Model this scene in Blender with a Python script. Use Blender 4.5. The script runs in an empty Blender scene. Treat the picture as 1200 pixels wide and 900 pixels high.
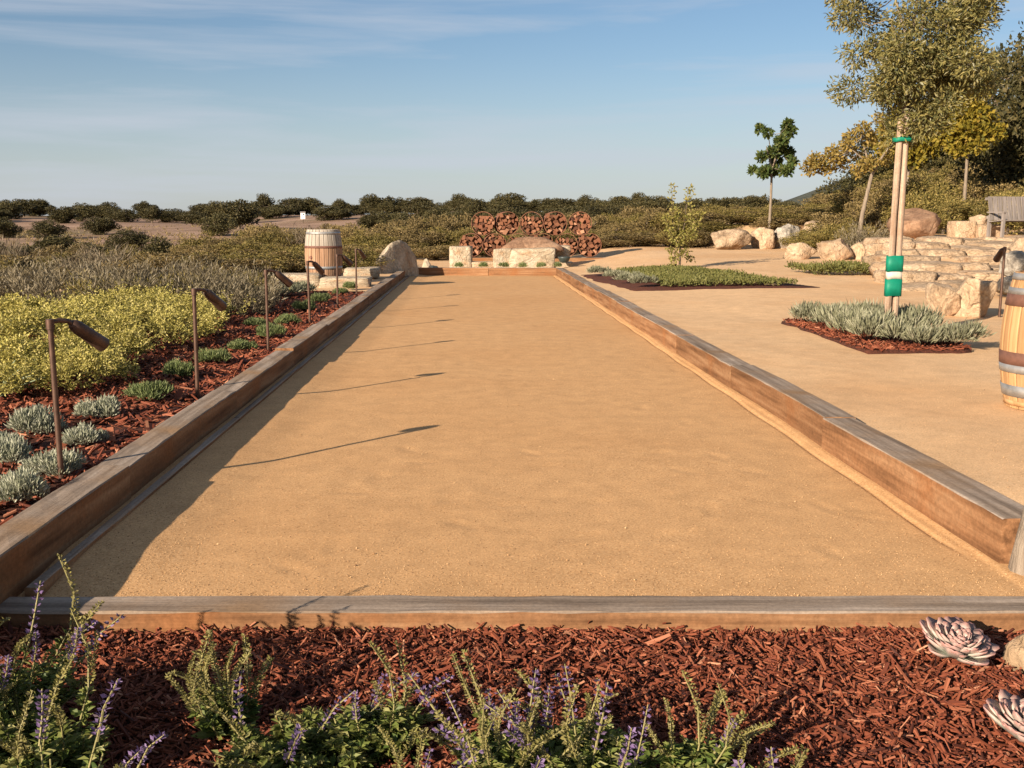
import bpy, bmesh, math
import numpy as np
from mathutils import Vector, Matrix, Quaternion, noise as mnoise

SC = bpy.context.scene
COL = SC.collection
R = math.radians

# ------------------------------------------------------------------ camera
CAM_H = 1.436
PITCH = R(9.0)
cam_data = bpy.data.cameras.new("camera")
cam_data.lens = 36.0
cam_data.sensor_width = 36.0
cam_data.shift_x = 0.0375
cam_data.clip_start = 0.05
cam_data.clip_end = 9000
cam = bpy.data.objects.new("camera", cam_data)
cam.location = (0, 0, CAM_H)
cam.rotation_euler = (math.pi / 2 - PITCH, 0, 0)
COL.objects.link(cam)
SC.camera = cam

# ------------------------------------------------------------------ light
SH = Vector((1.88, 2.12, -1.0))                       # direction the sunlight travels
SUN_EL = math.atan2(1.0, math.hypot(SH.x, SH.y))
SUN_AZ = math.atan2(-SH.x, -SH.y)
world = bpy.data.worlds.new("World")
SC.world = world
world.use_nodes = True
wn = world.node_tree
wn.nodes.clear()
w_out = wn.nodes.new('ShaderNodeOutputWorld')
w_bg = wn.nodes.new('ShaderNodeBackground')
w_bg.inputs[1].default_value = 0.05
sky = wn.nodes.new('ShaderNodeTexSky')
sky.sky_type = 'NISHITA'
sky.sun_disc = False
sky.sun_elevation = SUN_EL
sky.sun_rotation = SUN_AZ
sky.altitude = 200
sky.air_density = 1.0
sky.dust_density = 0.7
sky.ozone_density = 3.2
# thin high cirrus, streaked along the horizon
tc = wn.nodes.new('ShaderNodeTexCoord')
mp = wn.nodes.new('ShaderNodeMapping')
mp.inputs['Rotation'].default_value = (0, R(-4), 0)
mp.inputs['Scale'].default_value = (1.5, 1.5, 19.0)
nz = wn.nodes.new('ShaderNodeTexNoise')
nz.inputs['Scale'].default_value = 1.5
nz.inputs['Detail'].default_value = 7
nz.inputs['Roughness'].default_value = 0.55
nz.inputs['Distortion'].default_value = 0.35
rp = wn.nodes.new('ShaderNodeValToRGB')
rp.color_ramp.elements[0].position = 0.44
rp.color_ramp.elements[0].color = (0, 0, 0, 1)
rp.color_ramp.elements[1].position = 0.74
rp.color_ramp.elements[1].color = (0.78, 0.78, 0.78, 1)
mx = wn.nodes.new('ShaderNodeMix')
mx.data_type = 'RGBA'
mx.inputs['B'].default_value = (5.4, 5.8, 6.6, 1)
# thin haze veil, thicker low over the land all the way round
sxy = wn.nodes.new('ShaderNodeSeparateXYZ')
veil = wn.nodes.new('ShaderNodeMapRange')
veil.interpolation_type = 'SMOOTHERSTEP'
veil.inputs['From Min'].default_value = -0.02; veil.inputs['From Max'].default_value = 0.20
veil.inputs['To Min'].default_value = 0.62; veil.inputs['To Max'].default_value = 0.03
vmx = wn.nodes.new('ShaderNodeMix'); vmx.data_type = 'RGBA'
vmx.inputs['B'].default_value = (5.5, 5.75, 6.2, 1)
wn.links.new(tc.outputs['Generated'], sxy.inputs[0]); wn.links.new(sxy.outputs['Z'], veil.inputs[0])
wn.links.new(veil.outputs[0], vmx.inputs['Factor']); wn.links.new(sky.outputs[0], vmx.inputs['A'])
for a, b in ((tc.outputs['Generated'], mp.inputs['Vector']), (mp.outputs[0], nz.inputs['Vector']),
             (nz.outputs['Fac'], rp.inputs[0]), (rp.outputs[0], mx.inputs['Factor']),
             (vmx.outputs['Result'], mx.inputs['A']), (mx.outputs['Result'], w_bg.inputs[0]),
             (w_bg.outputs[0], w_out.inputs[0])):
    wn.links.new(a, b)

sun_data = bpy.data.lights.new("sun", 'SUN')
sun_data.energy = 5.0
sun_data.angle = R(0.45)
sun_data.color = (1.0, 0.85, 0.69)
sun = bpy.data.objects.new("sun", sun_data)
sun.rotation_euler = SH.to_track_quat('-Z', 'Y').to_euler()
sun.location = (-30, -36, 20)
COL.objects.link(sun)

SC.view_settings.view_transform = 'Standard'
SC.view_settings.look = 'None'
SC.view_settings.gamma = 1.0
SC.view_settings.use_curve_mapping = False
SC.view_settings.exposure = 1.1
SC.render.engine = 'CYCLES'
SC.cycles.max_bounces = 6
SC.cycles.transparent_max_bounces = 4

# ------------------------------------------------------------------ helpers
def sm(t):
    t = np.clip(t, 0, 1)
    return t * t * (3 - 2 * t)

def tag(o, label=None, cat=None, group=None, kind=None):
    if label: o["label"] = label
    if cat: o["category"] = cat
    if group: o["group"] = group
    if kind: o["kind"] = kind
    return o

def link(name, data, parent=None, loc=None, rot=None, scale=None):
    o = bpy.data.objects.new(name, data)
    COL.objects.link(o)
    if parent is not None: o.parent = parent
    if loc is not None: o.location = loc
    if rot is not None: o.rotation_euler = rot
    if scale is not None: o.scale = scale if hasattr(scale, '__len__') else (scale,) * 3
    return o

def empty(name, loc, rz=0, label=None, cat=None, group=None):
    o = link(name, None, loc=loc, rot=(0, 0, rz))
    o.empty_display_size = 0.1
    return tag(o, label, cat, group)

def copy_tree(o, parent=None):
    c = o.copy()
    COL.objects.link(c)
    c.parent = parent
    for ch in list(o.children):
        copy_tree(ch, c)
    return c

def np_mesh(name, V, F, mats, rnd=None, smooth=False, midx=None):
    """V (n,3); F (m,k) all faces with k corners."""
    V = np.asarray(V, np.float32); F = np.asarray(F, np.int32)
    me = bpy.data.meshes.new(name)
    n, (m, k) = len(V), F.shape
    me.vertices.add(n); me.vertices.foreach_set('co', V.ravel())
    me.loops.add(m * k); me.loops.foreach_set('vertex_index', F.ravel())
    me.polygons.add(m)
    me.polygons.foreach_set('loop_start', np.arange(0, m * k, k, dtype=np.int32))
    me.polygons.foreach_set('loop_total', np.full(m, k, np.int32))
    me.polygons.foreach_set('use_smooth', np.full(m, smooth, bool))
    if midx is not None: me.polygons.foreach_set('material_index', np.asarray(midx, np.int32))
    for mt in (mats if isinstance(mats, (list, tuple)) else [mats]): me.materials.append(mt)
    me.update(calc_edges=True)
    if rnd is not None:
        at = me.attributes.new('rnd', 'FLOAT', 'FACE')
        at.data.foreach_set('value', np.asarray(rnd, np.float32))
    me.validate()
    return me

class MB:
    """collects mesh pieces"""
    def __init__(self): self.v = []; self.f = []; self.m = []; self.s = []
    def add(self, verts, faces, mi=0, smooth=False):
        b = len(self.v)
        self.v += [tuple(p) for p in verts]
        for f in faces:
            self.f.append(tuple(i + b for i in f)); self.m.append(mi); self.s.append(smooth)
    def box(self, c, d, rz=0, mi=0, q=None):
        x, y, z = d[0] / 2, d[1] / 2, d[2] / 2
        pts = [Vector(p) for p in ((-x,-y,-z),(x,-y,-z),(x,y,-z),(-x,y,-z),(-x,-y,z),(x,-y,z),(x,y,z),(-x,y,z))]
        M = (q.to_matrix() if q else Matrix.Rotation(rz, 3, 'Z'))
        c = Vector(c)
        self.add([M @ p + c for p in pts], ((0,3,2,1),(4,5,6,7),(0,1,5,4),(1,2,6,5),(2,3,7,6),(3,0,4,7)), mi)
    def tube(self, pts, rad, n=8, mi=0, caps=True, smooth=True):
        pts = [Vector(p) for p in pts]
        if not hasattr(rad, '__len__'): rad = [rad] * len(pts)
        vs, fs = [], []
        prev = None
        for i, p in enumerate(pts):
            t = (pts[min(i + 1, len(pts) - 1)] - pts[max(i - 1, 0)])
            if t.length < 1e-9: t = Vector((0, 0, 1))
            t.normalize()
            if prev is None:
                a = t.orthogonal().normalized()
            else:
                a = (prev - t * prev.dot(t))
                a = a.normalized() if a.length > 1e-6 else t.orthogonal().normalized()
            prev = a
            b = t.cross(a)
            for k in range(n):
                an = 2 * math.pi * k / n
                vs.append(p + (a * math.cos(an) + b * math.sin(an)) * rad[i])
        for i in range(len(pts) - 1):
            for k in range(n):
                k2 = (k + 1) % n
                fs.append((i * n + k, i * n + k2, (i + 1) * n + k2, (i + 1) * n + k))
        self.add(vs, fs, mi, smooth)
        if caps:
            self.add(vs[:n], [tuple(range(n - 1, -1, -1))], mi)
            self.add(vs[-n:], [tuple(range(n))], mi)
    def lathe(self, prof, n=24, mi=0, smooth=True, a0=0, a1=2 * math.pi, closed=True):
        vs, fs = [], []
        k = n if closed else n + 1
        for r, z in prof:
            for j in range(k):
                an = a0 + (a1 - a0) * j / n
                vs.append((r * math.cos(an), r * math.sin(an), z))
        for i in range(len(prof) - 1):
            for j in range(n):
                j2 = (j + 1) % k
                fs.append((i * k + j, i * k + j2, (i + 1) * k + j2, (i + 1) * k + j))
        self.add(vs, fs, mi, smooth)
    def mesh(self, name, mats):
        me = bpy.data.meshes.new(name)
        me.from_pydata(self.v, [], self.f)
        for mt in (mats if isinstance(mats, (list, tuple)) else [mats]): me.materials.append(mt)
        me.polygons.foreach_set('material_index', self.m)
        me.polygons.foreach_set('use_smooth', self.s)
        me.update()
        return me
    def build(self, name, mats, parent=None, **kw):
        return link(name, self.mesh(name, mats), parent, **kw)

# ------------------------------------------------------------------ materials
def new_mat(name):
    m = bpy.data.materials.new(name)
    m.use_nodes = True
    nt = m.node_tree
    nt.nodes.clear()
    out = nt.nodes.new('ShaderNodeOutputMaterial')
    p = nt.nodes.new('ShaderNodeBsdfPrincipled')
    nt.links.new(p.outputs[0], out.inputs[0])
    return m, nt, p, out

def N(nt, t, **kw):
    n = nt.nodes.new(t)
    for k, v in kw.items():
        if k in n.inputs: n.inputs[k].default_value = v
        else: setattr(n, k, v)
    return n

def ramp(nt, stops, src=None, interp='LINEAR'):
    r = nt.nodes.new('ShaderNodeValToRGB')
    r.color_ramp.interpolation = interp
    el = r.color_ramp.elements
    while len(el) < len(stops): el.new(0.5)
    for e, (p, c) in zip(el, stops):
        e.position = p
        e.color = (*c, 1) if len(c) == 3 else c
    if src is not None: nt.links.new(src, r.inputs[0])
    return r

def mixc(nt, fac, a, b, mode='MIX'):
    m = nt.nodes.new('ShaderNodeMix'); m.data_type = 'RGBA'; m.blend_type = mode
    for s, v in (('Factor', fac), ('A', a), ('B', b)):
        if hasattr(v, 'is_output'): nt.links.new(v, m.inputs[s])
        else: m.inputs[s].default_value = v if not hasattr(v, '__len__') else (*v, 1) if len(v) == 3 else v
    return m.outputs['Result']

def surf(name, stops, scale=6, detail=8, rough=0.85, stretch=(1, 1, 1), bump=0.4, bscale=None, bdist=0.01,
         blotch=None, coord='Object', spec=0.25, objvar=0.0, fine=None, woods=False, cracks=None):
    """noise-coloured surface; blotch=(scale, colour, lo, hi) lays worn patches over it"""
    m, nt, p, out = new_mat(name)
    t = N(nt, 'ShaderNodeTexCoord')
    mpn = N(nt, 'ShaderNodeMapping', Scale=stretch)
    nt.links.new(t.outputs[coord], mpn.inputs[0])
    vec = mpn.outputs[0]
    if objvar:
        oi = N(nt, 'ShaderNodeObjectInfo')
        ad = N(nt, 'ShaderNodeVectorMath', operation='ADD')
        sc = N(nt, 'ShaderNodeVectorMath', operation='SCALE')
        sc.inputs[0].default_value = (37, 61, 23)
        nt.links.new(oi.outputs['Random'], sc.inputs['Scale'])
        nt.links.new(vec, ad.inputs[0]); nt.links.new(sc.outputs[0], ad.inputs[1])
        vec = ad.outputs[0]
    nz = N(nt, 'ShaderNodeTexNoise', Scale=scale, Detail=detail, Roughness=0.6)
    nt.links.new(vec, nz.inputs['Vector'])
    c = ramp(nt, stops, nz.outputs['Fac']).outputs[0]
    if blotch:
        bs, bc, lo, hi = blotch
        n2 = N(nt, 'ShaderNodeTexNoise', Scale=bs, Detail=5, Roughness=0.55)
        nt.links.new(t.outputs[coord], n2.inputs['Vector'])
        f = ramp(nt, ((lo, (0, 0, 0)), (hi, (1, 1, 1))), n2.outputs['Fac'])
        c = mixc(nt, f.outputs[0], c, bc)
    if fine:
        fs, amt = fine
        n3 = N(nt, 'ShaderNodeTexNoise', Scale=fs, Detail=3, Roughness=0.7)
        nt.links.new(t.outputs[coord], n3.inputs['Vector'])
        f = ramp(nt, ((0.3, (1 - amt,) * 3), (0.7, (1 + amt * 0.6,) * 3)), n3.outputs['Fac'])
        c = mixc(nt, 1.0, c, f.outputs[0], 'MULTIPLY')
    if cracks:
        nd = N(nt, 'ShaderNodeTexNoise', Scale=cracks * 1.5, Detail=4)
        nt.links.new(vec, nd.inputs['Vector'])
        av = N(nt, 'ShaderNodeVectorMath', operation='MULTIPLY_ADD'); av.inputs[1].default_value = (.5, .5, .5)
        nt.links.new(nd.outputs['Color'], av.inputs[0]); nt.links.new(vec, av.inputs[2])
        vo = N(nt, 'ShaderNodeTexVoronoi', feature='DISTANCE_TO_EDGE', Scale=cracks)
        nt.links.new(av.outputs[0], vo.inputs['Vector'])
        ck = ramp(nt, ((0.0, (0, 0, 0)), (0.05, (1, 1, 1))), vo.outputs['Distance']).outputs[0]
        ckc = ramp(nt, ((0.0, (0.45, 0.40, 0.36)), (0.035, (1, 1, 1))), vo.outputs['Distance']).outputs[0]
        c = mixc(nt, 0.38, c, ckc, 'MULTIPLY')
    if objvar:
        mr = N(nt, 'ShaderNodeMapRange')
        mr.inputs['To Min'].default_value = 1 - objvar; mr.inputs['To Max'].default_value = 1 + objvar
        nt.links.new(oi.outputs['Random'], mr.inputs[0])
        hs = N(nt, 'ShaderNodeHueSaturation')
        nt.links.new(mr.outputs[0], hs.inputs['Value']); nt.links.new(c, hs.inputs['Color'])
        c = hs.outputs[0]
    if woods:
        sx = N(nt, 'ShaderNodeSeparateXYZ'); nt.links.new(t.outputs[coord], sx.inputs[0])
        n4 = N(nt, 'ShaderNodeTexNoise', Scale=0.03, Detail=8, Roughness=0.7); nt.links.new(t.outputs[coord], n4.inputs['Vector'])
        wc = ramp(nt, ((0.35, (0.03, 0.034, 0.022)), (0.65, (0.085, 0.085, 0.06))), n4.outputs['Fac']).outputs[0]
        mr2 = N(nt, 'ShaderNodeMapRange'); mr2.inputs['From Min'].default_value = 700; mr2.inputs['From Max'].default_value = 1100
        nt.links.new(sx.outputs['Y'], mr2.inputs[0])
        c = mixc(nt, mr2.outputs[0], c, wc)
    nt.links.new(c, p.inputs['Base Color'])
    p.inputs['Roughness'].default_value = rough
    p.inputs['Specular IOR Level'].default_value = spec
    if bump:
        nb = N(nt, 'ShaderNodeTexNoise', Scale=bscale or scale * 3, Detail=6, Roughness=0.65)
        nt.links.new(vec, nb.inputs['Vector'])
        b = N(nt, 'ShaderNodeBump', Strength=bump, Distance=bdist)
        nt.links.new(nb.outputs['Fac'], b.inputs['Height'])
        if cracks:
            bc = N(nt, 'ShaderNodeBump', Strength=0.45, Distance=0.025)
            nt.links.new(ck, bc.inputs['Height']); nt.links.new(bc.outputs[0], b.inputs['Normal'])
        nt.links.new(b.outputs[0], p.inputs['Normal'])
    return m

def leafmat(name, cols, trans=0.3, rough=0.6, objvar=0.12, tcol=None):
    """cols: ramp of leaf colours picked per leaf by the face attribute rnd"""
    m, nt, p, out = new_mat(name)
    at = N(nt, 'ShaderNodeAttribute', attribute_name='rnd')
    st = [(i / max(1, len(cols) - 1), c) for i, c in enumerate(cols)]
    c = ramp(nt, st, at.outputs['Fac']).outputs[0]
    oi = N(nt, 'ShaderNodeObjectInfo')
    mr = N(nt, 'ShaderNodeMapRange')
    mr.inputs['To Min'].default_value = 1 - objvar; mr.inputs['To Max'].default_value = 1 + objvar
    nt.links.new(oi.outputs['Random'], mr.inputs[0])
    hs = N(nt, 'ShaderNodeHueSaturation')
    nt.links.new(mr.outputs[0], hs.inputs['Value']); nt.links.new(c, hs.inputs['Color'])
    c = hs.outputs[0]
    nt.links.new(c, p.inputs['Base Color'])
    p.inputs['Roughness'].default_value = rough
    p.inputs['Specular IOR Level'].default_value = 0.25
    if trans:
        tr = N(nt, 'ShaderNodeBsdfTranslucent')
        nt.links.new(c, tr.inputs[0])
        ms = N(nt, 'ShaderNodeMixShader'); ms.inputs[0].default_value = trans
        nt.links.new(p.outputs[0], ms.inputs[1]); nt.links.new(tr.outputs[0], ms.inputs[2])
        nt.links.new(ms.outputs[0], out.inputs[0])
    return m

def plain(name, col, rough=0.6, metal=0.0, var=0.25, scale=30, spec=0.4):
    d = tuple(c * (1 - var) for c in col); l = tuple(min(1, c * (1 + var)) for c in col)
    m = surf(name, ((0.3, d), (0.7, l)), scale=scale, detail=4, rough=rough, bump=0.15, bdist=0.003, spec=spec)
    m.node_tree.nodes['Principled BSDF'].inputs['Metallic'].default_value = metal
    return m

def sand_mat(name, dark, mid, light, patch):
    m, nt, p, out = new_mat(name)
    t = N(nt, 'ShaderNodeTexCoord')
    big = N(nt, 'ShaderNodeTexNoise', Scale=0.42, Detail=5, Roughness=0.55, Distortion=0.4)
    mid_n = N(nt, 'ShaderNodeTexNoise', Scale=5.0, Detail=6, Roughness=0.65)
    fin = N(nt, 'ShaderNodeTexNoise', Scale=95.0, Detail=4, Roughness=0.75)
    vor = N(nt, 'ShaderNodeTexVoronoi', Scale=120.0)
    for n in (big, mid_n, fin, vor): nt.links.new(t.outputs['Object'], n.inputs['Vector'])
    c = ramp(nt, ((0.28, dark), (0.5, mid), (0.74, light)), fin.outputs['Fac']).outputs[0]
    f1 = ramp(nt, ((0.46, (0, 0, 0)), (0.72, (0.6,) * 3)), big.outputs['Fac']).outputs[0]
    c = mixc(nt, f1, c, patch)
    f2 = ramp(nt, ((0.3, (0.87,) * 3), (0.7, (1.10,) * 3)), mid_n.outputs['Fac']).outputs[0]
    c = mixc(nt, 1.0, c, f2, 'MULTIPLY')
    # single grains: each its own tint
    f3 = ramp(nt, ((0.0, (0.62, 0.58, 0.55)), (0.25, (0.95,) * 3), (0.8, (1.04,) * 3), (1.0, (1.35, 1.3, 1.25))), vor.outputs['Color']).outputs[0]
    c = mixc(nt, 0.75, c, f3, 'MULTIPLY')
    nt.links.new(c, p.inputs['Base Color'])
    p.inputs['Roughness'].default_value = 0.95
    p.inputs['Specular IOR Level'].default_value = 0.12
    b1 = N(nt, 'ShaderNodeBump', Strength=0.5, Distance=0.004)
    b2 = N(nt, 'ShaderNodeBump', Strength=0.12, Distance=0.012)
    nt.links.new(fin.outputs['Fac'], b1.inputs['Height'])
    nt.links.new(mid_n.outputs['Fac'], b2.inputs['Height'])
    nt.links.new(b2.outputs[0], b1.inputs['Normal'])
    nt.links.new(b1.outputs[0], p.inputs['Normal'])
    return m

M = {}
M['court'] = sand_mat('court_sand', (0.36, 0.19, 0.076), (0.54, 0.312, 0.140), (0.67, 0.43, 0.22), (0.48, 0.26, 0.108))
M['plaza'] = sand_mat('terrace_sand', (0.46, 0.28, 0.14), (0.63, 0.41, 0.22), (0.71, 0.50, 0.30), (0.52, 0.29, 0.13))
M['timber'] = surf('timber_face', ((0.3, (0.10, 0.048, 0.022)), (0.5, (0.235, 0.118, 0.055)), (0.7, (0.34, 0.195, 0.10))), scale=3.2,
                   stretch=(0.25, 5, 5), bump=0.5, bscale=9, bdist=0.008, rough=0.8, objvar=0.16,
                   blotch=(2.2, (0.25, 0.105, 0.04), 0.52, 0.76), spec=0.1, fine=(45, 0.25))
M['timber_top'] = surf('timber_weathered_top', ((0.3, (0.12, 0.088, 0.064)), (0.48, (0.25, 0.19, 0.14)), (0.72, (0.40, 0.32, 0.25))), scale=3.0,
                       stretch=(0.22, 6, 6), bump=0.5, bscale=9, bdist=0.006, rough=0.85, objvar=0.12,
                       blotch=(1.7, (0.27, 0.17, 0.095), 0.5, 0.75), spec=0.08, fine=(60, 0.2))
M['mulch_base'] = surf('mulch_soil', ((0.3, (0.03, 0.010, 0.006)), (0.7, (0.11, 0.035, 0.018))), scale=28, bump=1.0, bscale=40, bdist=0.02, rough=0.95)
M['chip'] = leafmat('bark_chip', [(0.03, 0.009, 0.005), (0.09, 0.023, 0.011), (0.15, 0.038, 0.017), (0.20, 0.056, 0.025), (0.27, 0.092, 0.045), (0.46, 0.23, 0.13)], trans=0, rough=0.75, objvar=0)
M['terrain'] = surf('dry_hillside', ((0.3, (0.17, 0.105, 0.06)), (0.5, (0.29, 0.18, 0.115)), (0.7, (0.38, 0.25, 0.17))), scale=0.05, detail=10,
                    bump=0.6, bscale=1.2, bdist=0.2, rough=0.95, blotch=(0.013, (0.16, 0.115, 0.055), 0.52, 0.62), fine=(1.3, 0.35), woods=True)
M['stone'] = surf('pale_sandstone', ((0.28, (0.28, 0.185, 0.105)), (0.5, (0.41, 0.29, 0.18)), (0.72, (0.50, 0.375, 0.25))), scale=2.6, bump=1.0, bscale=10, bdist=0.05,
                  rough=0.9, objvar=0.14, blotch=(1.4, (0.34, 0.18, 0.085), 0.54, 0.74), fine=(16, 0.38), cracks=1.7)
M['stone_grey'] = surf('grey_stone', ((0.28, (0.19, 0.16, 0.125)), (0.5, (0.30, 0.26, 0.205)), (0.72, (0.40, 0.36, 0.295))), scale=2.6, bump=1.0, bscale=10, bdist=0.05,
                       rough=0.9, objvar=0.12, blotch=(1.6, (0.36, 0.26, 0.16), 0.56, 0.74), fine=(16, 0.38), cracks=1.7)
M['stone_red'] = surf('reddish_boulder', ((0.28, (0.15, 0.082, 0.048)), (0.5, (0.25, 0.145, 0.085)), (0.72, (0.35, 0.225, 0.14))), scale=2.2, bump=0.8, bscale=8, bdist=0.03,
                      rough=0.9, fine=(16, 0.35), cracks=1.3)
M['stone_white'] = surf('cream_stone', ((0.28, (0.29, 0.22, 0.14)), (0.5, (0.42, 0.34, 0.235)), (0.72, (0.52, 0.445, 0.33))), scale=3, bump=0.9, bscale=11, bdist=0.04,
                        rough=0.88, objvar=0.1, blotch=(2.5, (0.36, 0.22, 0.115), 0.54, 0.74), fine=(16, 0.34), cracks=1.6)
M['bark'] = surf('bark', ((0.3, (0.07, 0.048, 0.032)), (0.7, (0.20, 0.15, 0.105))), scale=9, stretch=(3, 3, 0.6), bump=0.8, bdist=0.01)
M['bark_pale'] = surf('pale_bark', ((0.3, (0.12, 0.09, 0.062)), (0.7, (0.27, 0.215, 0.155))), scale=9, stretch=(3, 3, 0.6), bump=0.5, bdist=0.006)
M['stake'] = surf('stake_wood', ((0.3, (0.22, 0.14, 0.088)), (0.5, (0.36, 0.255, 0.175)), (0.7, (0.46, 0.345, 0.25))), scale=5, stretch=(7, 7, 0.3), bump=0.7, bdist=0.006, objvar=0.12, blotch=(3.0, (0.27, 0.165, 0.10), 0.52, 0.7), fine=(50, 0.2))
M['green_tape'] = plain('green_tape', (0.0, 0.165, 0.095), rough=0.6, var=0.15, scale=14)
M['white_tape'] = plain('white_tape', (0.52, 0.47, 0.38), rough=0.5, var=0.1)
M['oak'] = surf('barrel_oak', ((0.3, (0.24, 0.125, 0.052)), (0.5, (0.38, 0.215, 0.095)), (0.7, (0.47, 0.29, 0.14))), scale=4, stretch=(5, 5, 0.4), bump=0.35, bdist=0.004, objvar=0.14,
                rough=0.6)
M['oak_old'] = surf('barrel_old_oak', ((0.3, (0.20, 0.11, 0.06)), (0.5, (0.31, 0.18, 0.105)), (0.7, (0.39, 0.25, 0.16))), scale=4, stretch=(5, 5, 0.4), bump=0.4, bdist=0.004, objvar=0.14)
M['oak_grey'] = surf('barrel_bleached_band', ((0.3, (0.24, 0.20, 0.155)), (0.7, (0.40, 0.35, 0.285))), scale=4, stretch=(5, 5, 0.4), bump=0.4, bdist=0.004, objvar=0.1)
M['hoop'] = plain('hoop_galvanised', (0.34, 0.33, 0.31), rough=0.5, metal=0.6, var=0.3, scale=10)
M['hoop_dark'] = plain('hoop_stained', (0.16, 0.075, 0.05), rough=0.7, metal=0.2, var=0.3, scale=10)
M['bronze'] = plain('weathered_bronze', (0.10, 0.055, 0.036), rough=0.5, metal=0.45, var=0.35, scale=18)
M['grey_wood'] = surf('silvered_wood', ((0.3, (0.13, 0.11, 0.095)), (0.7, (0.28, 0.24, 0.21))), scale=5, stretch=(5, 5, 0.5), bump=0.4, bdist=0.004, objvar=0.12)
M['firewood'] = leafmat('split_wood', [(0.045, 0.018, 0.011), (0.135, 0.055, 0.027), (0.22, 0.095, 0.048), (0.16, 0.06, 0.03), (0.36, 0.19, 0.11)], trans=0, rough=0.85, objvar=0.1)
M['rust'] = plain('rusty_steel', (0.20, 0.085, 0.045), rough=0.8, metal=0.2, var=0.4, scale=14)
M['dark_pot'] = plain('dark_glazed_clay', (0.035, 0.045, 0.04), rough=0.45)
M['white_wall'] = plain('white_wall', (0.78, 0.76, 0.72), rough=0.8, var=0.06)
M['roof'] = plain('grey_roof', (0.22, 0.19, 0.17), rough=0.8)
M['window'] = plain('dark_glass', (0.03, 0.035, 0.04), rough=0.2)
# foliage
M['olive'] = leafmat('olive_leaves', [(0.045, 0.052, 0.02), (0.105, 0.105, 0.036), (0.18, 0.16, 0.05), (0.27, 0.22, 0.07), (0.29, 0.28, 0.18)], 0.3)
M['yellow_leaf'] = leafmat('yellowing_leaves', [(0.09, 0.09, 0.015), (0.19, 0.155, 0.02), (0.28, 0.21, 0.026), (0.36, 0.24, 0.04)], 0.35)
M['gold_leaf'] = leafmat('gold_leaves', [(0.15, 0.115, 0.03), (0.27, 0.195, 0.046), (0.37, 0.255, 0.07), (0.2, 0.18, 0.05)], 0.35)
M['green_leaf'] = leafmat('green_leaves', [(0.025, 0.045, 0.014), (0.055, 0.085, 0.02), (0.10, 0.12, 0.03), (0.15, 0.16, 0.045)], 0.3)
M['dark_oak'] = leafmat('dark_oak_leaves', [(0.022, 0.022, 0.008), (0.048, 0.044, 0.016), (0.082, 0.068, 0.024), (0.115, 0.09, 0.034)], 0.12, objvar=0.22)
M['near_oak'] = leafmat('near_oak_leaves', [(0.02, 0.022, 0.007), (0.045, 0.042, 0.013), (0.08, 0.067, 0.021), (0.115, 0.088, 0.03)], 0.15, objvar=0.15)
M['scrub'] = leafmat('scrub_leaves', [(0.06, 0.045, 0.018), (0.135, 0.10, 0.036), (0.21, 0.15, 0.056), (0.27, 0.195, 0.09)], 0.15, objvar=0.28)
M['scrub_green'] = leafmat('scrub_green_leaves', [(0.055, 0.05, 0.014), (0.13, 0.107, 0.027), (0.21, 0.16, 0.044), (0.28, 0.205, 0.07)], 0.18, objvar=0.2)
M['dry_brush'] = leafmat('dry_brush', [(0.10, 0.072, 0.042), (0.155, 0.115, 0.07), (0.12, 0.10, 0.06), (0.20, 0.155, 0.10)], 0.15, objvar=0.15)
M['grey_bush'] = leafmat('grey_leaves', [(0.08, 0.062, 0.032), (0.14, 0.112, 0.063), (0.20, 0.165, 0.10), (0.26, 0.22, 0.15)], 0.2, objvar=0.1)
M['yellow_bush'] = leafmat('lime_yellow_leaves', [(0.09, 0.09, 0.02), (0.29, 0.255, 0.055), (0.48, 0.41, 0.11), (0.60, 0.51, 0.20)], 0.3, objvar=0.1)
M['silver'] = leafmat('silver_leaves', [(0.17, 0.18, 0.11), (0.29, 0.30, 0.20), (0.40, 0.40, 0.29), (0.50, 0.49, 0.38)], 0.2, objvar=0.1)
M['mound_green'] = leafmat('mound_green_leaves', [(0.07, 0.10, 0.03), (0.13, 0.165, 0.055), (0.20, 0.23, 0.09), (0.26, 0.27, 0.13)], 0.2, objvar=0.12)
M['lavender'] = leafmat('grey_green_leaves', [(0.12, 0.12, 0.065), (0.19, 0.19, 0.11), (0.25, 0.245, 0.155), (0.31, 0.29, 0.20)], 0.2, objvar=0.1)
M['lawn'] = leafmat('ground_cover_leaves', [(0.07, 0.075, 0.02), (0.12, 0.12, 0.03), (0.17, 0.155, 0.045), (0.10, 0.11, 0.03)], 0.2, objvar=0)
M['salvia'] = leafmat('salvia_leaves', [(0.03, 0.055, 0.014), (0.075, 0.115, 0.024), (0.145, 0.175, 0.04), (0.23, 0.235, 0.065), (0.31, 0.29, 0.115)], 0.3, rough=0.5)
M['sapling'] = leafmat('sapling_leaves', [(0.14, 0.14, 0.03), (0.25, 0.23, 0.05), (0.34, 0.29, 0.085), (0.26, 0.19, 0.07)], 0.3)
M['salvia_stem'] = plain('salvia_stem', (0.22, 0.19, 0.07), rough=0.7)
M['purple'] = leafmat('purple_florets', [(0.075, 0.045, 0.105), (0.155, 0.095, 0.20), (0.225, 0.155, 0.275), (0.16, 0.12, 0.125)], 0.25, objvar=0.15)
M['spent'] = leafmat('spent_florets', [(0.13, 0.115, 0.03), (0.21, 0.185, 0.05), (0.27, 0.23, 0.08), (0.18, 0.15, 0.075)], 0.25, objvar=0.15)
M['agave'] = surf('agave_leaf', ((0.3, (0.07, 0.09, 0.045)), (0.7, (0.20, 0.23, 0.13))), scale=3, bump=0.1, rough=0.5, objvar=0.3)
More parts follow.
